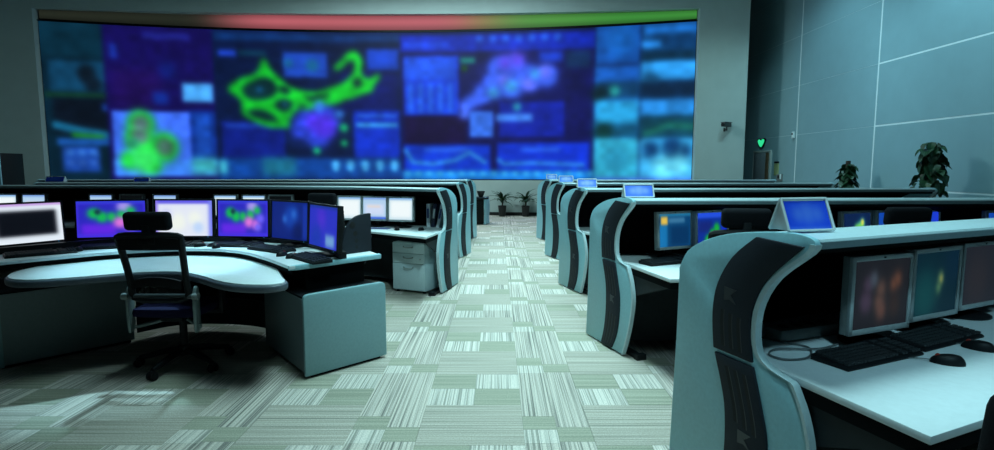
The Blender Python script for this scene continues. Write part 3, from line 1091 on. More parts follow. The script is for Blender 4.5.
# ------------------------------------------------------------------ monitors
def screen_pic(kind, nx, ny, seed=0):
    xs, ys_ = np.meshgrid(np.linspace(0, 160, nx), np.linspace(0, 100, ny))
    q = Pic(xs, ys_, (10, 12, 18))
    if kind == 'window_dark':
        q.rect(-9, -9, 170, 110, (228, 238, 248), 4)
        q.rect(-9, -9, 170, 5, (190, 150, 220), 5)
        q.blob([(4, 88, 8)], (190, 70, 230), 12)
        q.rect(28, 18, 148, 82, (10, 12, 20), 9)
    elif kind == 'map':
        q.rect(-9, -9, 170, 110, (62, 50, 220), 4)
        q.rect(4, 8, 156, 90, (44, 40, 190), 6)
        q.rect(10, 64, 90, 92, (100, 40, 230), 14)
        q.blob([(110, 16, 16)], (170, 150, 240), 14)
        q.blob([(40, 34, 14), (58, 44, 14), (80, 44, 12), (104, 40, 12), (126, 28, 10)], (20, 190, 80), 14)
        q.blob([(48, 30, 7)], (20, 60, 70), 8)
        q.blob([(100, 60, 14), (120, 66, 12)], (230, 120, 220), 16)
        q.blob([(136, 50, 12), (128, 74, 10)], (110, 100, 250), 14)
        q.rect(-9, -9, 170, 6, (50, 60, 210), 4)
    elif kind == 'pale':
        q.rect(-9, -9, 170, 110, (226, 232, 246), 4)
        q.rect(-9, -9, 170, 9, (96, 90, 230), 6)
        q.blob([(60, 60, 24), (110, 50, 18)], (240, 246, 236), 20)
        q.blob([(120, 76, 14)], (190, 215, 250), 14)
        q.blob([(30, 40, 14)], (200, 205, 248), 16)
        q.rect(150, -9, 170, 110, (120, 130, 240), 10)
        q.rect(-9, -9, 6, 110, (140, 120, 235), 8)
    elif kind == 'blue':
        q.rect(-9, -9, 170, 110, (12, 34, 120), 4)
        q.blob([(90, 40, 30)], (18, 66, 170), 26)
        q.blob([(60, 46, 9), (100, 32, 10)], (40, 100, 200), 16)
        q.blob([(120, 80, 24)], (8, 24, 90), 26)
        q.rect(140, 4, 158, 96, (20, 50, 160), 10)
    elif kind == 'violet':
        q.rect(-9, -9, 170, 110, (36, 44, 190), 4)
        q.blob([(70, 30, 24)], (70, 40, 200), 30)
        q.blob([(40, 80, 30)], (20, 50, 170), 30)
        q.rect(96, 68, 146, 96, (110, 160, 210), 12)
        q.rect(-9, -9, 170, 6, (20, 50, 150), 6)
    elif kind == 'document':
        q.rect(-9, -9, 170, 110, (200, 226, 236), 4)
        q.rect(10, 12, 150, 90, (240, 250, 252), 14)
        q.rect(-9, -9, 170, 7, (120, 170, 225), 4)
    elif kind == 'document_blue':
        q.rect(-9, -9, 170, 110, (176, 208, 236), 4)
        q.rect(14, 30, 146, 80, (206, 220, 246), 14)
        q.rect(30, 36, 120, 46, (226, 214, 206), 8)
        q.rect(-9, -9, 170, 7, (110, 150, 220), 4)
        q.rect(-9, 90, 170, 110, (70, 110, 220), 5)
    elif kind == 'off':
        q.rect(-9, -9, 170, 110, (10, 14, 16), 4)
    elif kind == 'table_teal':
        q.rect(-9, -9, 170, 110, (10, 66, 112), 4)
        q.rect(-9, 30, 40, 110, (24, 116, 176), 12)
        q.rect(60, 40, 150, 95, (8, 52, 96), 12)
        q.rect(-9, -9, 170, 8, (30, 110, 150), 5)
        q.rect(8, 8, 42, 32, (226, 190, 80), 8)
        q.rect(46, 12, 130, 28, (60, 120, 160), 10)
    elif kind == 'map_green':
        q.rect(-9, -9, 170, 110, (14, 48, 150), 4)
        q.rect(-9, -9, 170, 16, (36, 80, 220), 6)
        q.rect(6, 26, 80, 60, (22, 40, 120), 12)
        q.blob([(60, 90, 22), (84, 70, 20), (104, 50, 16), (120, 80, 20)], (24, 170, 60), 14)
        q.blob([(120, 70, 8)], (60, 160, 200), 10)
        q.rect(130, 20, 170, 110, (20, 50, 190), 14)
    elif kind == 'streak':
        q.rect(-9, -9, 170, 110, (14, 36, 76), 4)
        q.line([(30, 90), (70, 60), (110, 34)], 14, (30, 140, 190), 20)
        q.line([(76, 46), (110, 36)], 10, (120, 215, 90), 14)
        q.blob([(112, 28, 8)], (220, 220, 90), 10)
    elif kind == 'plain_blue':
        q.rect(-9, -9, 170, 110, (18, 70, 170), 4)
        q.blob([(60, 60, 30)], (24, 84, 150), 30)
        q.rect(120, -9, 170, 110, (30, 60, 210), 20)
    elif kind == 'portraits':
        q.rect(-9, -9, 170, 110, (26, 28, 34), 4)
        q.blob([(36, 60, 16), (40, 36, 12)], (58, 48, 66), 16)
        q.blob([(78, 44, 12), (74, 62, 12)], (80, 62, 56), 18)
        q.blob([(126, 32, 10), (116, 38, 9)], (96, 62, 48), 18)
        q.blob([(82, 76, 12)], (84, 60, 54), 18)
        q.blob([(56, 28, 10)], (62, 72, 84), 14)
        q.blob([(120, 70, 16)], (42, 34, 34), 18)
    elif kind == 'diver':
        q.rect(-9, -9, 170, 110, (8, 34, 46), 4)
        q.blob([(40, 70, 40)], (14, 62, 66), 40)
        q.blob([(96, 44, 10), (90, 58, 8)], (70, 110, 80), 16)
        q.blob([(98, 44, 4)], (150, 146, 80), 12)
        q.blob([(140, 20, 30)], (8, 34, 52), 30)
    elif kind == 'dim':
        q.rect(-9, -9, 170, 110, (30, 34, 42), 4)
        q.blob([(60, 60, 40)], (38, 38, 44), 40)
    return q.linear()


def monitor(name, label, loc, rz, W, H, bez, body_mat, kind, group, zb=.10, tilt=.06, round_base=True, led=None, fine=True):
    """faces -y of its own frame; loc is the foot on the desk; zb height of lower edge over the desk"""
    t = thing(name, label, 'monitor', loc, rz, group)
    ct, st_ = math.cos(tilt), math.sin(tilt)

    def tl(shape):
        return [(x, y * ct + (z) * st_, zb + z * ct - y * st_) for x, y, z in shape[0]], shape[1]
    d = .05
    # shell: rear body with tapered back + bezel made of four bars
    back = join(box(0, .022, H / 2, W, .03, H), box(0, .045, H / 2, W * .62, .03, H * .6))
    sh = build('monitor_shell', tl(back), 'black_plastic' if body_mat == 'black_plastic' else 'device_grey', t, .004 if fine else 0)
    b = bez
    fr = [(box(0, 0, b * .55, W, .016, b * 1.1)), (box(0, 0, H - b * .5, W, .016, b)), (box(-W / 2 + b / 2, 0, H / 2, b, .016, H)), (box(W / 2 - b / 2, 0, H / 2, b, .016, H))]
    build('bezel', tl(join(*fr)), body_mat, t, .003 if fine else 0)
    nx, ny = (41, 27) if fine else (21, 15)
    xs = np.linspace(-W / 2 + b, W / 2 - b, nx)
    zz = np.linspace(H - b, b * 1.1, ny)
    gx_, gz_ = np.meshgrid(xs, zz)
    yy = -.003
    Pn = np.stack([gx_, yy * ct + gz_ * st_, zb + gz_ * ct - yy * st_], -1)
    scr = picture_grid('screen', Pn, screen_pic(kind, nx, ny), 'display_lit', t)
    build('stand_neck', join(box(0, .085, (zb + H * .45) / 2 + .008, .07, .025, zb + H * .45), box(0, .06, zb + H * .42, .10, .04, .10)), 'black_plastic', t, .004 if fine else 0)
    if round_base:
        bs = [(x * 1.0, y * .85 + .05, z) for x, y, z in lathe([(.001, 0), (.115, 0), (.115, .008), (.08, .018), (.001, .02)], 22)[0]], lathe([(.001, 0), (.115, 0), (.115, .008), (.08, .018), (.001, .02)], 22)[1]
    else:
        bs = box(0, .04, .008, .22, .17, .016)
    build('stand_base', bs, 'black_plastic', t, .003 if not round_base else 0, smooth=True)
    if led:
        build('power_light', tl(box(W * .40, -.0085, b * .5, .006, .002, .004)), led, t)
    if body_mat != 'black_plastic':
        build('top_button', tl(box(0, -.0085, H - b * .5, .012, .002, .006)), 'black_plastic', t)
    return t


# six wide black monitors in an arc on the horseshoe (left to right)
hm = [((-4.06, 4.30), (-3.735, 4.88), 'window_dark', 'widescreen monitor with dark window on white at the far left edge'),
      ((-3.76, 4.93), (-3.16, 5.07), 'map', 'widescreen monitor with violet and green map left of the chair headrest'),
      ((-3.13, 5.08), (-2.58, 5.08), 'pale', 'widescreen monitor with pale white page just right of the chair headrest'),
      ((-2.56, 5.08), (-2.05, 5.02), 'map', 'widescreen monitor with violet and green map, fourth from the left'),
      ((-2.03, 4.99), (-1.59, 4.69), 'blue', 'widescreen monitor with dark blue picture, fifth from the left'),
      ((-1.56, 4.58), (-1.17, 4.10), 'violet', 'widescreen monitor with violet blue picture at right end of horseshoe')]
for (l, r, kind, lab) in hm:
    ang = math.atan2(r[1] - l[1], r[0] - l[0])
    W_ = min(.58, math.hypot(r[0] - l[0], r[1] - l[1]) - .004)
    mx_, my_ = (l[0] + r[0]) / 2, (l[1] + r[1]) / 2
    monitor('widescreen_monitor', lab, (mx_, my_, .786), ang, W_, .355, .016, 'black_plastic', kind, 'monitors on the horseshoe console', zb=.05, led='led_blue', round_base=False)


def small_monitor(label, x, y, deg, kind, z=.736, zb=.075, group=None, fine=True, W=.375, H=.31, tilt=.06):
    return monitor('office_monitor', label, (x, y, z), math.radians(deg), W, H, .021, 'silver_bezel', kind, group, zb=zb, tilt=tilt, fine=fine)


g = 'monitors on the nearest right console'
small_monitor('silver monitor with blurred dark portraits on the nearest right console', 1.59, 2.28, 22, 'portraits', group=g, zb=.055, H=.325, tilt=0)
small_monitor('silver monitor with teal picture and yellow spot on nearest right console', 1.985, 2.495, 25, 'diver', group=g, zb=.055, H=.325, tilt=0)
small_monitor('dim silver monitor at the right edge on the nearest right console', 2.37, 2.70, 25, 'dim', group=g, zb=.055, H=.325, tilt=0)
g = 'monitors on the second right row'
small_monitor('silver monitor with yellow square on teal, beside the end panel', 1.455, 4.53, 26, 'table_teal', group=g)
small_monitor('silver monitor with green map beside the chair on second right row', 1.80, 4.64, 26, 'map_green', group=g)
small_monitor('silver monitor with bright diagonal streak on the second right row', 2.97, 4.58, 24, 'streak', group=g)
small_monitor('silver monitor with blue screen half behind a chair headrest', 3.30, 4.66, 20, 'plain_blue', group=g, W=.33)
small_monitor('silver monitor with blue screen just right of the chair headrest', 3.64, 4.72, 16, 'plain_blue', group=g, W=.33)
small_monitor('silver monitor with blue screen at right edge on second right row', 4.22, 4.62, 10, 'plain_blue', group=g)
g = 'monitors on the nearest left row'
lm = [(399, 6.86, 'document', 'bright white monitor nearest the binders on the left row', -14),
      (372.5, 6.98, 'document_blue', 'pale blue monitor in the middle of three left row screens', -14),
      (347, 7.08, 'document', 'pale monitor partly behind the black end plate on left row', -14),
      (277, 7.38, 'off', 'switched-off monitor behind the dark blue horseshoe screen', -8),
      (250, 7.44, 'document', 'white monitor peeking over the fourth horseshoe screen, right one', -8),
      (221, 7.48, 'document', 'white monitor peeking over the fourth horseshoe screen, left one', -8),
      (160, 7.56, 'document_blue', 'pale monitor peeking over the third horseshoe screen', -4),
      (126, 7.58, 'off', 'switched-off monitor peeking over the chair headrest', -4),
      (95, 7.60, 'document_blue', 'pale monitor peeking over the second horseshoe screen', -4),
      (27, 7.66, 'document_blue', 'pale blue monitor peeking over the leftmost horseshoe screen', -2),
      (-2, 7.70, 'document', 'pale monitor cut by the left edge of the picture', -2)]
for px, y, kind, lab, dg in lm:
    small_monitor(lab, (px - 497) / 560 * y * .99, y + .02, dg, kind, group=g, fine=False, W=.35)


# ------------------------------------------------------------------ keyboards and mice
def make_keyboard():
    t = thing('keyboard', 'black keyboard', 'keyboard')
    prof = [(-.075, 0), (-.078, .008), (-.07, .014), (.07, .026), (.076, .022), (.076, 0)]
    v, f = slab(prof, lambda s, z, u: (u, s, z), -.225, .225)
    build('keyboard_body', (v, f), 'black_plastic', t, .003)
    ks = []
    for r in range(6):
        y = -.057 + r * .0215 + (.006 if r == 5 else 0)
        z = .0165 + (y + .07) * .0857
        x = -.215
        while x < .205:
            wk = .017
            if r == 0 and -.11 < x < .0:
                wk = .11
            if abs(x - .085) < .012 or abs(x - .15) < .008:
                x += .012
                continue
            ks.append(box(x + wk / 2, y, z + .003, wk - .0025, .0165, .009))
            x += wk + .0015
    k = build('keys', join(*ks), 'key_black', t)
    k['kind'] = 'stuff'
    build('status_light', box(.17, .062, .0275, .004, .004, .002), 'led_green', t)
    return t


def make_mouse():
    t = thing('mouse', 'black mouse', 'mouse')
    v, f = [], []
    n, m = 14, 7
    for i in range(m + 1):
        a = i / m * PI / 2
        for k in range(n):
            b = 2 * PI * k / n
            r = math.cos(a) ** .6 if i < m else 0.02
            v.append((.031 * r * math.cos(b), .056 * r * math.sin(b) * (1 - .06 * math.cos(b) ** 2), .036 * math.sin(a) * (1 - .18 * math.sin(b) * r)))
    for i in range(m):
        for k in range(n):
            f.append((i * n + k, i * n + (k + 1) % n, (i + 1) * n + (k + 1) % n, (i + 1) * n + k))
    f.append(tuple(range(n))[::-1])
    f.append(tuple(range(m * n, m * n + n)))
    build('mouse_shell', (v, f), 'black_plastic', t, smooth=True)
    build('scroll_wheel', xf(lathe([(.001, -.004), (.009, -.004), (.009, .004), (.001, .004)], 12), (0, .030, .026), ry=PI / 2), 'mouse_red', t)
    build('mouse_cable', tube(cr([(0, .052, .008), (.004, .09, .006), (-.015, .14, .004), (-.03, .19, .004)], 5), .0022, 6), 'cable_grey', t)
    return t


kb0, ms0 = make_keyboard(), make_mouse()
used = {'k': False, 'm': False}


def place(kind, label, x, y, z, deg, group):
    src = kb0 if kind == 'k' else ms0
    o = src if not used[kind] else copy_tree(src)
    used[kind] = True
    o.location = (x, y, z)
    o.rotation_euler = (0, 0, math.radians(deg))
    o['label'] = label
    o['group'] = group


place('k', 'black keyboard under the portrait monitor on nearest right console', 1.445, 2.12, .7355, 24, 'keyboards on the consoles')
place('k', 'black keyboard under the teal screen on nearest right console', 1.885, 2.345, .7355, 26, 'keyboards on the consoles')
place('k', 'black keyboard below the yellow square monitor on second right row', 1.33, 4.30, .7355, 24, 'keyboards on the consoles')
place('k', 'black keyboard at right end of the horseshoe, below violet screen', -1.40, 4.14, .786, -48, 'keyboards on the consoles')
place('k', 'black keyboard below the dark blue horseshoe screen', -1.88, 4.62, .786, -33, 'keyboards on the consoles')
place('k', 'black keyboard below the fourth horseshoe screen', -2.30, 4.89, .786, -6, 'keyboards on the consoles')
place('k', 'black keyboard behind the chair on the horseshoe', -2.86, 4.91, .786, 3, 'keyboards on the consoles')
place('k', 'black keyboard below the second horseshoe screen, left of the chair', -3.33, 4.78, .786, 22, 'keyboards on the consoles')
place('k', 'black keyboard at the far left of the horseshoe', -3.62, 4.40, .786, 45, 'keyboards on the consoles')
place('m', 'black mouse with red wheel in front of the right console keyboards', 1.70, 2.05, .7355, 62, 'mice on the consoles')
place('m', 'black mouse beside the second keyboard on the nearest right console', 1.96, 2.22, .7355, 40, 'mice on the consoles')
place('m', 'left of two mice on the right wing of horseshoe', -1.685, 4.34, .786, -20, 'mice on the consoles')
place('m', 'right of two mice on the right wing of horseshoe', -1.57, 4.24, .786, -30, 'mice on the consoles')
place('m', 'mouse below the fourth horseshoe screen near the lower worktop', -2.42, 4.78, .786, 10, 'mice on the consoles')
place('m', 'mouse between keyboards just right of the foreground chair', -2.60, 4.86, .786, -30, 'mice on the consoles')
place('m', 'mouse left of the foreground chair on the horseshoe', -3.47, 4.60, .786, 30, 'mice on the consoles')
place('m', 'left mouse under the white monitors of the left row', -1.19, 6.62, .7355, 20, 'mice on the consoles')
place('m', 'right mouse near the binders of the left row', -.90, 6.60, .7355, -20, 'mice on the consoles')


# ------------------------------------------------------------------ tent signs on the hood rails
def tent_sign(label, x, y, z, deg, w_, h_, seed, group='tent signs on the hood rails', pale=0.0):
    t = thing('tent_sign', label, 'sign', (x, y, z), math.radians(deg), group)
    d = h_ * .42
    nx, ny = 25, 13
    xs, zz = np.meshgrid(np.linspace(-w_ / 2 + .008, w_ / 2 - .008, nx), np.linspace(h_ - .008, .006, ny))
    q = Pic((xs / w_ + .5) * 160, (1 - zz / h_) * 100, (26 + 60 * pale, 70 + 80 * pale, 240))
    q.blob([(80, 44, 30), (50, 46, 22), (112, 46, 22)], (70 + 140 * pale, 120 + 100 * pale, 245), 34)  # paler centre puts the glare on the card into its colour
    q.rect(-9, 88, 170, 110, (90, 140, 240), 10)
    for sgn, nm in ((-1, 'front_card'), (1, 'back_card')):
        yy = sgn * (d * (1 - zz / h_) + .002)
        picture_grid(nm, np.stack([xs if sgn < 0 else -xs, yy, zz], -1), q.linear(), 'printed_card', t)
        for sx in (-1, 1):
            build('frame_bar', tube([(sx * w_ / 2, sgn * d, .006), (sx * w_ / 2, 0, h_)], .006, 6), 'acrylic_frame', t)
        build('frame_bar', tube([(-w_ / 2, sgn * d, .006), (w_ / 2, sgn * d, .006)], .005, 6), 'acrylic_frame', t)
    build('top_bar', tube([(-w_ / 2, 0, h_), (w_ / 2, 0, h_)], .006, 6), 'acrylic_frame', t)
    for sx in (-1, 1):
        build('side_sheet', ([(sx * w_ / 2, -d, .006), (sx * w_ / 2, d, .006), (sx * w_ / 2, 0, h_)], [(0, 1, 2)]), 'acrylic_frame', t)


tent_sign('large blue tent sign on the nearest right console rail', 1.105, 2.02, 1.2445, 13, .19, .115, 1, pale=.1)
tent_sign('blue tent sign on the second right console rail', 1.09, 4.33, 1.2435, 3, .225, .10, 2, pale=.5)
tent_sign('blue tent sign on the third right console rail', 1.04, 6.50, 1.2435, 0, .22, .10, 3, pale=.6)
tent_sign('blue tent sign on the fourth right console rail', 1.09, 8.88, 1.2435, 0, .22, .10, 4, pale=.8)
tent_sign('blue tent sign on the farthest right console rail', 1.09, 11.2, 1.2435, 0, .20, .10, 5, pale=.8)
tent_sign('small blue tent sign at the left end of the middle left rail', -7.16, 9.12, 1.2435, 0, .30, .09, 6)
tent_sign('small blue tent sign on the middle left rail above the second monitor', -5.76, 9.12, 1.2435, 0, .24, .07, 7)


# ------------------------------------------------------------------ office chairs
def make_chair():
    """faces +y; stands on the floor at its own origin"""
    t = thing('office_chair', 'chair', 'chair', group='black mesh office chairs')
    for k in range(5):
        a = 2 * PI * k / 5 + .768
        c, s = math.cos(a), math.sin(a)
        pth = cr([(.02 * c, .02 * s, .115), (.12 * c, .12 * s, .112), (.24 * c, .24 * s, .085), (.315 * c, .315 * s, .07)], 3)
        lg = build('base_leg', tube(pth, .024, 8, taper=[1.2 - .5 * i / (len(pth) - 1) for i in range(len(pth))]), 'black_plastic', t, smooth=True)
        wx, wy = .32 * c, .32 * s
        wh = []
        for o_ in (-.02, .02):
            wh.append(xf(lathe([(.001, -.009), (.027, -.009), (.030, -.005), (.030, .005), (.027, .009), (.001, .009)], 14), (wx - s * o_, wy + c * o_, .031), rx=PI / 2, rz=a))
        wh.append(box(wx, wy, .052, .03, .03, .03, a))
        build('caster', join(*wh), 'black_plastic', lg, smooth=True)
    build('gas_column', lathe([(.001, .085), (.045, .085), (.045, .15), (.028, .16), (.026, .38), (.001, .381)], 16), 'black_plastic', t, smooth=True)
    build('seat_mechanism', box(0, -.02, .39, .16, .26, .05), 'black_plastic', t, .01)
    # seat cushion
    n, m = 16, 5
    out = cr([(-.235, -.20), (-.20, -.235), (0, -.245), (.20, -.235), (.235, -.20), (.25, 0), (.245, .19), (.19, .25), (0, .265), (-.19, .25), (-.245, .19), (-.25, 0)], 3, True)
    lv = []
    for sc, z in ((.86, .412), (.97, .425), (1.0, .45), (.97, .475), (.86, .487), (.5, .482), (.02, .478)):
        lv.append([(x * sc, y * sc, z - (.02 if y * sc > .2 else 0)) for x, y in out])
    N = len(out)
    v = [q for l in lv for q in l]
    f = [(i * N + k, i * N + (k + 1) % N, (i + 1) * N + (k + 1) % N, (i + 1) * N + k) for i in range(len(lv) - 1) for k in range(N)]
    f += [tuple(range(N))[::-1], tuple(range((len(lv) - 1) * N, len(lv) * N))]
    build('seat_cushion', (v, f), 'seat_navy', t, smooth=True)
    # back frame: leaning trapezoid, wider at the top
    def yb(z):
        return -.235 - .10 * ((z - .56) / .44) ** 1.3 if z > .56 else -.235
    zt, zb = 1.005, .565
    fr = [(-.180, zb), (-.192, .70), (-.202, .86), (-.208, .965), (-.195, zt), (0, zt + .008), (.195, zt), (.208, .965), (.202, .86), (.192, .70), (.180, zb), (0, zb - .012)]
    loop = [(x, yb(z) + .035 * (1 - (x / .25) ** 2) * -1, z) for x, z in cr(fr, 3, True)]
    build('back_frame', tube(loop, .023, 8, closed=True), 'black_plastic', t, smooth=True)
    # mesh
    rows, cols = 10, 9
    v, f = [], []
    for i in range(rows + 1):
        z = zb + (zt - zb) * i / rows
        hw = .180 + (.205 - .180) * min(1, (z - zb) / .38)
        for k in range(cols + 1):
            x = -hw + 2 * hw * k / cols
            v.append((x, yb(z) - .035 * (1 - (x / .25) ** 2), z))
    for i in range(rows):
        for k in range(cols):
            f.append((i * (cols + 1) + k, i * (cols + 1) + k + 1, (i + 1) * (cols + 1) + k + 1, (i + 1) * (cols + 1) + k))
    build('back_mesh', (v, f), 'mesh_fabric', t, smooth=True)
    def bar(x0, x1, z, h, dy, bow=0.0):
        s = []
        for k in range(9):
            x = x0 + (x1 - x0) * k / 8
            s.append((x, yb(z) - .035 * (1 - (x / .25) ** 2) + dy, z + bow * (1 - ((x - (x0 + x1) / 2) / ((x1 - x0) / 2)) ** 2)))
        a = [(q[0], q[1], q[2] - h / 2) for q in s] + [(q[0], q[1], q[2] + h / 2) for q in s]
        b = [(q[0], q[1] - .018, q[2]) for q in a]
        F = []
        for k in range(8):
            F += [(k, k + 1, 10 + k, 9 + k), (18 + k, 27 + k, 28 + k, 19 + k), (k, 18 + k, 19 + k, k + 1), (9 + k, 10 + k, 28 + k, 27 + k)]
        F += [(0, 9, 27, 18), (8, 26, 35, 17)]
        return a + b, F
    build('top_band', bar(-.20, .20, .955, .085, -.004), 'black_plastic', t, smooth=True)
    build('lumbar_support', bar(-.17, .17, .66, .06, -.012, .03), 'black_plastic', t, smooth=True)
    # headrest on a bracket
    build('headrest_bracket', join(box(0, -.375, 1.0, .05, .02, .16), box(0, -.37, .975, .12, .03, .04)), 'black_plastic', t, .005)
    hr = [(x, y, z) for x, y, z in box(0, 0, 0, .31, .075, .125)[0]]
    build('headrest', xf(box(0, 0, 0, .31, .075, .125), (0, -.345, 1.105), rx=.12), 'black_fabric', t, .03, 4)
    # lower cross bar with end knobs and silver side supports
    build('cross_bar', tube([(-.235, -.255, .575), (.235, -.255, .575)], .019, 10), 'bar_grey', t, smooth=True)
    for sx in (-1, 1):
        build('bar_knob', xf(lathe([(.001, -.02), (.024, -.02), (.026, 0), (.024, .02), (.001, .02)], 12), (sx * .245, -.255, .575), ry=PI / 2), 'device_grey', t, smooth=True)
        sup = [(-.035, .60), (.022, .63), (.03, .44), (.025, .345), (-.01, .32), (-.035, .345)]
        build('side_support', slab(cr(sup, 3, True), lambda s, z, u, sx=sx: (sx * .232 + u, -.225 + s, z), -.010, .010), 'chair_silver', t, .004)
        build('support_tube', tube(cr([(sx * .245, -.22, .37), (sx * .235, -.21, .345), (sx * .14, -.12, .355), (sx * .05, -.05, .37)], 4), .013, 8), 'chair_silver', t, smooth=True)
        arm = build('armrest_post', join(box(sx * .285, .03, .53, .03, .055, .27), box(sx * .21, .03, .405, .17, .055, .03)), 'black_plastic', t, .006)
        build('armrest_pad', box(sx * .285, .05, .675, .085, .25, .03), 'black_plastic', t, .012, 3)
    return t


chair0 = make_chair()
chairs = [(-2.34, 4.08, 0, 'black mesh office chair with headrest in front of the horseshoe'),
          (-1.77, 6.20, -10, 'black chair behind the horseshoe, only its headrest and arm showing'),
          (1.66, 3.98, -6, 'black chair behind the nearest console panel, at the second row'),
          (2.74, 4.10, 4, 'black chair whose headrest blocks a blue monitor, far right'),
          (.768, .97, -4, 'black chair headrest cut by bottom right corner, before the nearest console')]
for k, (x, y, dg, lab) in enumerate(chairs):
    o = chair0 if k == 0 else copy_tree(chair0)
    o.location = (x, y, 0)
    o.rotation_euler = (0, 0, math.radians(dg))
    o.scale = (1.0, 1.0, 1.01 if k == 0 else 1.035)
    o['label'] = lab

# ------------------------------------------------------------------ drawer pedestal, binders and papers of the left row
dp = thing('drawer_pedestal', 'grey three-drawer pedestal under the nearest left row', 'drawers', (-1.035, 6.52, 0), math.radians(-24))
build('pedestal_body', box(0, .27, .315, .44, .54, .57), 'drawer_grey', dp, .004)
for z0, z1 in ((.475, .595), (.355, .470), (.035, .350)):
    dr = build('drawer', box(0, -.006, (z0 + z1) / 2, .44, .022, z1 - z0), 'drawer_grey', dp, .004)
    zc = z1 - .05
    build('drawer_handle', tube(cr([(-.065, -.016, zc + .008), (-.05, -.036, zc), (0, -.042, zc - .004), (.05, -.036, zc), (.065, -.016, zc + .008)], 3), .007, 8), 'silver', dr, smooth=True)
build('drawer_lock', xf(lathe([(.001, 0), (.009, 0), (.009, .004), (.001, .004)], 10), (.16, -.018, .41), rx=PI / 2), 'silver', dp)
for cx in (-.18, .18):
    for cyy in (.04, .48):
        build('pedestal_foot', lathe([(.001, 0), (.022, 0), (.022, .031), (.001, .031)], 10, cx, cyy), 'black_plastic', dp)

for k, (x, y, lean, colr, lab) in enumerate(((-.86, 6.98, .0, 'binder_white', 'white upright binder, leftmost beside the left row end panel'),
                                             (-.80, 6.95, .12, 'binder_navy', 'navy binder leaning between two white binders'),
                                             (-.735, 6.92, .22, 'binder_white', 'white leaning binder nearest the left row end panel'))):
    b_ = thing('binder', lab, 'binder', (x, y, .7365), math.radians(-14), 'binders on the left row')
    sh = box(0, .1, .145, .042, .22, .29)
    build('binder_cover', [(px + pz * lean, py, pz) for px, py, pz in sh[0]] and ([(px + pz * lean, py, pz) for px, py, pz in sh[0]], sh[1]), colr, b_, .003)
    sp = box(0, -.012, .17, .026, .004, .12)
    build('spine_label', ([(px + pz * lean, py, pz) for px, py, pz in sp[0]], sp[1]), 'paper_blue' if colr == 'binder_white' else 'paper_white', b_)

pp = thing('paper_stack', 'loose white and blue papers below the pale blue left monitor', 'papers', (-1.42, 6.68, .7355), math.radians(-20))
build('paper_sheet', box(0, 0, .001, .30, .21, .002), 'paper_white', pp)
build('paper_sheet', box(.05, .03, .003, .28, .20, .002, .3), 'paper_white', pp)
build('blue_folder', box(-.02, .06, .007, .24, .12, .006, .15), 'paper_blue', pp)
pq = thing('paper_sheets', 'loose white papers on the right wing of the horseshoe', 'papers', (-1.60, 4.42, .786), math.radians(-40))
build('paper_sheet', box(0, .06, .001, .29, .20, .002), 'paper_white', pq)
build('paper_sheet', box(.06, .08, .003, .29, .20, .002, .25), 'paper_white', pq)

# grey power box and looped cable on the nearest right console
pb = thing('power_box', 'grey power strip box behind the portrait monitor', 'power box', (1.34, 2.40, .7355), math.radians(21))
build('box_body', box(0, 0, .026, .34, .09, .052), 'device_grey', pb, .008)
for k in range(4):
    build('socket', box(-.11 + k * .075, 0, .0525, .035, .035, .003), 'black_plastic', pb)
cbl = build('looped_cable', shift(join(tube(cr([(1.10, 2.40, .742), (1.20, 2.30, .742), (1.27, 2.22, .742), (1.20, 2.10, .742), (1.10, 2.08, .742), (1.07, 2.14, .742), (1.14, 2.20, .744), (1.30, 2.20, .744), (1.42, 2.27, .742)], 6), .004, 6)), (1.2, 2.2, .738)), 'cable_grey')
cbl.location = (1.2, 2.2, .738)
tag(cbl, 'thin grey cable looped on the worktop beside the end panel', 'cable')


# ------------------------------------------------------------------ plants
def leaf_heart(L, W):
    pts = [(0, 0, 0), (-W * .5, L * .12, .12 * L), (-W * .55, L * .35, .14 * L), (-W * .32, L * .7, .03 * L), (0, L, -.16 * L), (W * .32, L * .7, .03 * L), (W * .55, L * .35, .14 * L), (W * .5, L * .12, .12 * L), (0, L * .35, 0), (0, L * .7, -.06 * L)]
    return pts, [(0, 8, 2, 1), (8, 9, 3, 2), (9, 4, 3), (0, 7, 6, 8), (8, 6, 5, 9), (9, 5, 4)]


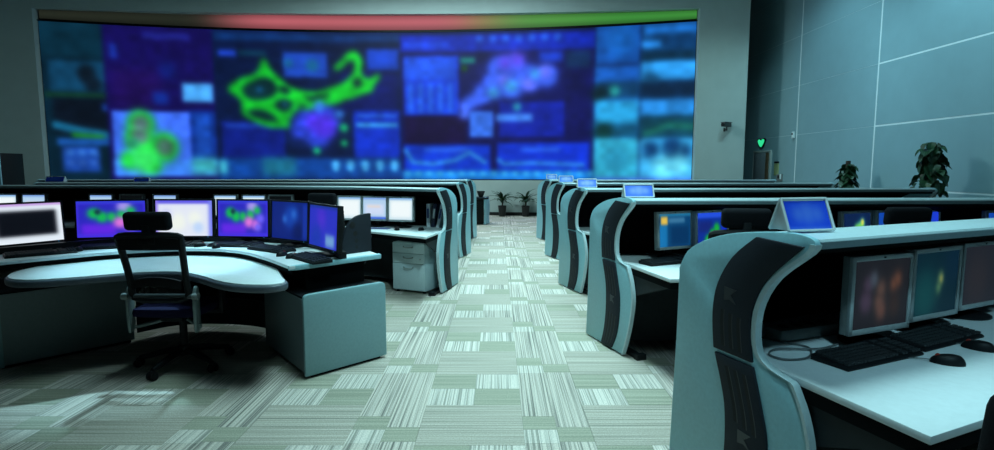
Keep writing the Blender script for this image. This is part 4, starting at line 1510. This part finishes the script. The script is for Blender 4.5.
def pothos(label, x, y, h, r, seed, pole_out, taper=0.5):
    rnd = random.Random(seed)
    t = thing('potted_pothos', label, 'plant', (x, y, 0), group='climbing plants along the side wall')
    build('pot', lathe([(.001, 0), (.15, 0), (.19, .30), (.20, .34), (.185, .34), (.17, .29), (.001, .29)], 20), 'pot_dark', t, smooth=True)
    build('soil', lathe([(.001, .285), (.172, .285), (.172, .30), (.001, .305)], 16), 'soil', t)
    build('moss_pole', lathe([(.001, .30), (.045, .30), (.045, h + pole_out), (.001, h + pole_out + .002)], 10), 'moss_pole', t)
    sh = []
    nl = int(150 * h / 1.6)
    for i in range(nl):
        u = (i + rnd.random()) / nl
        z = .42 + (h - .42) * u
        a = rnd.random() * 2 * PI
        rr = r * (1 - taper * max(0, u - .35) / .65) * (0.55 + .45 * rnd.random())
        L = rnd.uniform(.15, .24)
        lf = leaf_heart(L, L * .82)
        tilt = rnd.uniform(-1.25, -.35)
        rr0 = max(.03, rr - L * .45)
        sh.append(xf(lf, (rr0 * math.cos(a), rr0 * math.sin(a), z + .05), rx=tilt, rz=a - PI / 2 + rnd.uniform(-.5, .5)))
    fo = build('foliage', join(*sh), 'leaf_green', t)
    fo['kind'] = 'stuff'
    stems = [tube(cr([(.045 * math.cos(b), .045 * math.sin(b), .3), (.06 * math.cos(b + .8), .06 * math.sin(b + .8), h * .5), (.05 * math.cos(b + 1.6), .05 * math.sin(b + 1.6), h)], 4), .006, 5) for b in (0, 2, 4)]
    build('vine_stem', stems[0], 'stem_green', t)
    build('vine_stem', stems[1], 'stem_green', t)
    build('vine_stem', stems[2], 'stem_green', t)


pothos('bushy pothos with a square pole top, left of two wall plants', 7.45, 11.95, 1.52, .27, 3, .10, .55)
pothos('taller leafy pothos, right of two plants at the side wall', 7.40, 9.60, 1.86, .31, 5, -.15, .35)


def dracaena(label, x, y, seed):
    rnd = random.Random(seed)
    t = thing('potted_dracaena', label, 'plant', (x, y, 0), group='spiky plants below the video wall')
    build('pot', lathe([(.001, 0), (.095, 0), (.125, .30), (.13, .33), (.118, .33), (.11, .29), (.001, .29)], 20), 'pot_dark', t, smooth=True)
    build('soil', lathe([(.001, .285), (.11, .285), (.11, .30), (.001, .305)], 16), 'soil', t)
    build('trunk', tube([(0, 0, .29), (.01, 0, .42), (0, .01, .5)], .022, 7), 'moss_pole', t)
    for k in range(30):
        a = k * 2.399 + rnd.uniform(-.2, .2)
        el = rnd.uniform(.25, 1.35)
        L = rnd.uniform(.36, .54)
        wdt = rnd.uniform(.030, .044)
        v, f = [], []
        z0 = .40 + .12 * k / 30
        c, s = math.cos(a), math.sin(a)
        x_, z_ = .01, z0
        e = el
        n = 6
        for i in range(n + 1):
            u = i / n
            ww = wdt * (math.sin(PI * min(1, u * .85 + .18)) ** .8) if i < n else .001
            v += [(x_ * c - s * ww, x_ * s + c * ww, z_ + .006), (x_ * c, x_ * s, z_ - .004), (x_ * c + s * ww, x_ * s - c * ww, z_ + .006)]
            x_ += math.cos(e) * L / n
            z_ += math.sin(e) * L / n
            e -= .22
        for i in range(n):
            b = i * 3
            f += [(b, b + 1, b + 4, b + 3), (b + 1, b + 2, b + 5, b + 4)]
        build('leaf', (v, f), 'leaf_dracaena', t)


dracaena('spiky potted dracaena, left of the pair at the aisle end', .16, 17.05, 11)
dracaena('spiky potted dracaena, right of the pair at the aisle end', .87, 17.0, 17)

# low cabinet at the far end of the aisle, bowl planter on it
lc = thing('low_cabinet', 'low dark cabinet with curved grey side at the aisle end', 'cabinet', (-.50, 14.6, 0))
build('cabinet_body', box(-.28, .12, .34, .86, .50, .64), 'cabinet_dark', lc, .006)
prof = cr([(.0, .0), (.03, .25), (.0, .5), (.04, .70), (.18, .70), (.30, .66), (.34, .4), (.30, .2), (.34, 0)], 3)
build('cabinet_side', slab([(s_, max(.012, z_)) for s_, z_ in prof], lambda s, z, u: (.155 + u + s * .3, -.16 + s * 1.3, z), 0, .05), 'panel_grey', lc, .004)
build('cabinet_top', box(-.22, .12, .69, 1.0, .56, .04), 'console_dark', lc, .006)
bw = thing('bowl_planter', 'small dark bowl on the low cabinet at the aisle end', 'bowl', (-.42, 14.62, .7115))
build('bowl_shell', lathe([(.001, 0), (.05, 0), (.07, .05), (.10, .13), (.105, .16), (.092, .16), (.08, .13), (.001, .11)], 18), 'pot_dark', bw, smooth=True)
build('bowl_soil', lathe([(.001, .112), (.082, .125), (.082, .135), (.001, .14)], 14), 'soil', bw)

# tall dark cabinet at the far left
tc_ = thing('equipment_cabinet', 'tall dark equipment cabinet at the far left edge', 'cabinet', (-11.12, 12.4, 0))
build('cabinet_body', box(0, 0, .9, .9, .6, 1.78), 'cabinet_dark', tc_, .01)
build('cabinet_door', box(-.01, -.31, .92, .82, .025, 1.68), 'cabinet_dark', tc_, .006)
build('cabinet_lit_edge', box(.44, -.315, .92, .045, .035, 1.76), 'panel_grey', tc_, .008)  # pale strip, light on the right edge put into the colour
build('cabinet_handle', tube([(.34, -.325, .95), (.34, -.36, .97), (.34, -.36, 1.13), (.34, -.325, 1.15)], .01, 6), 'silver', tc_)
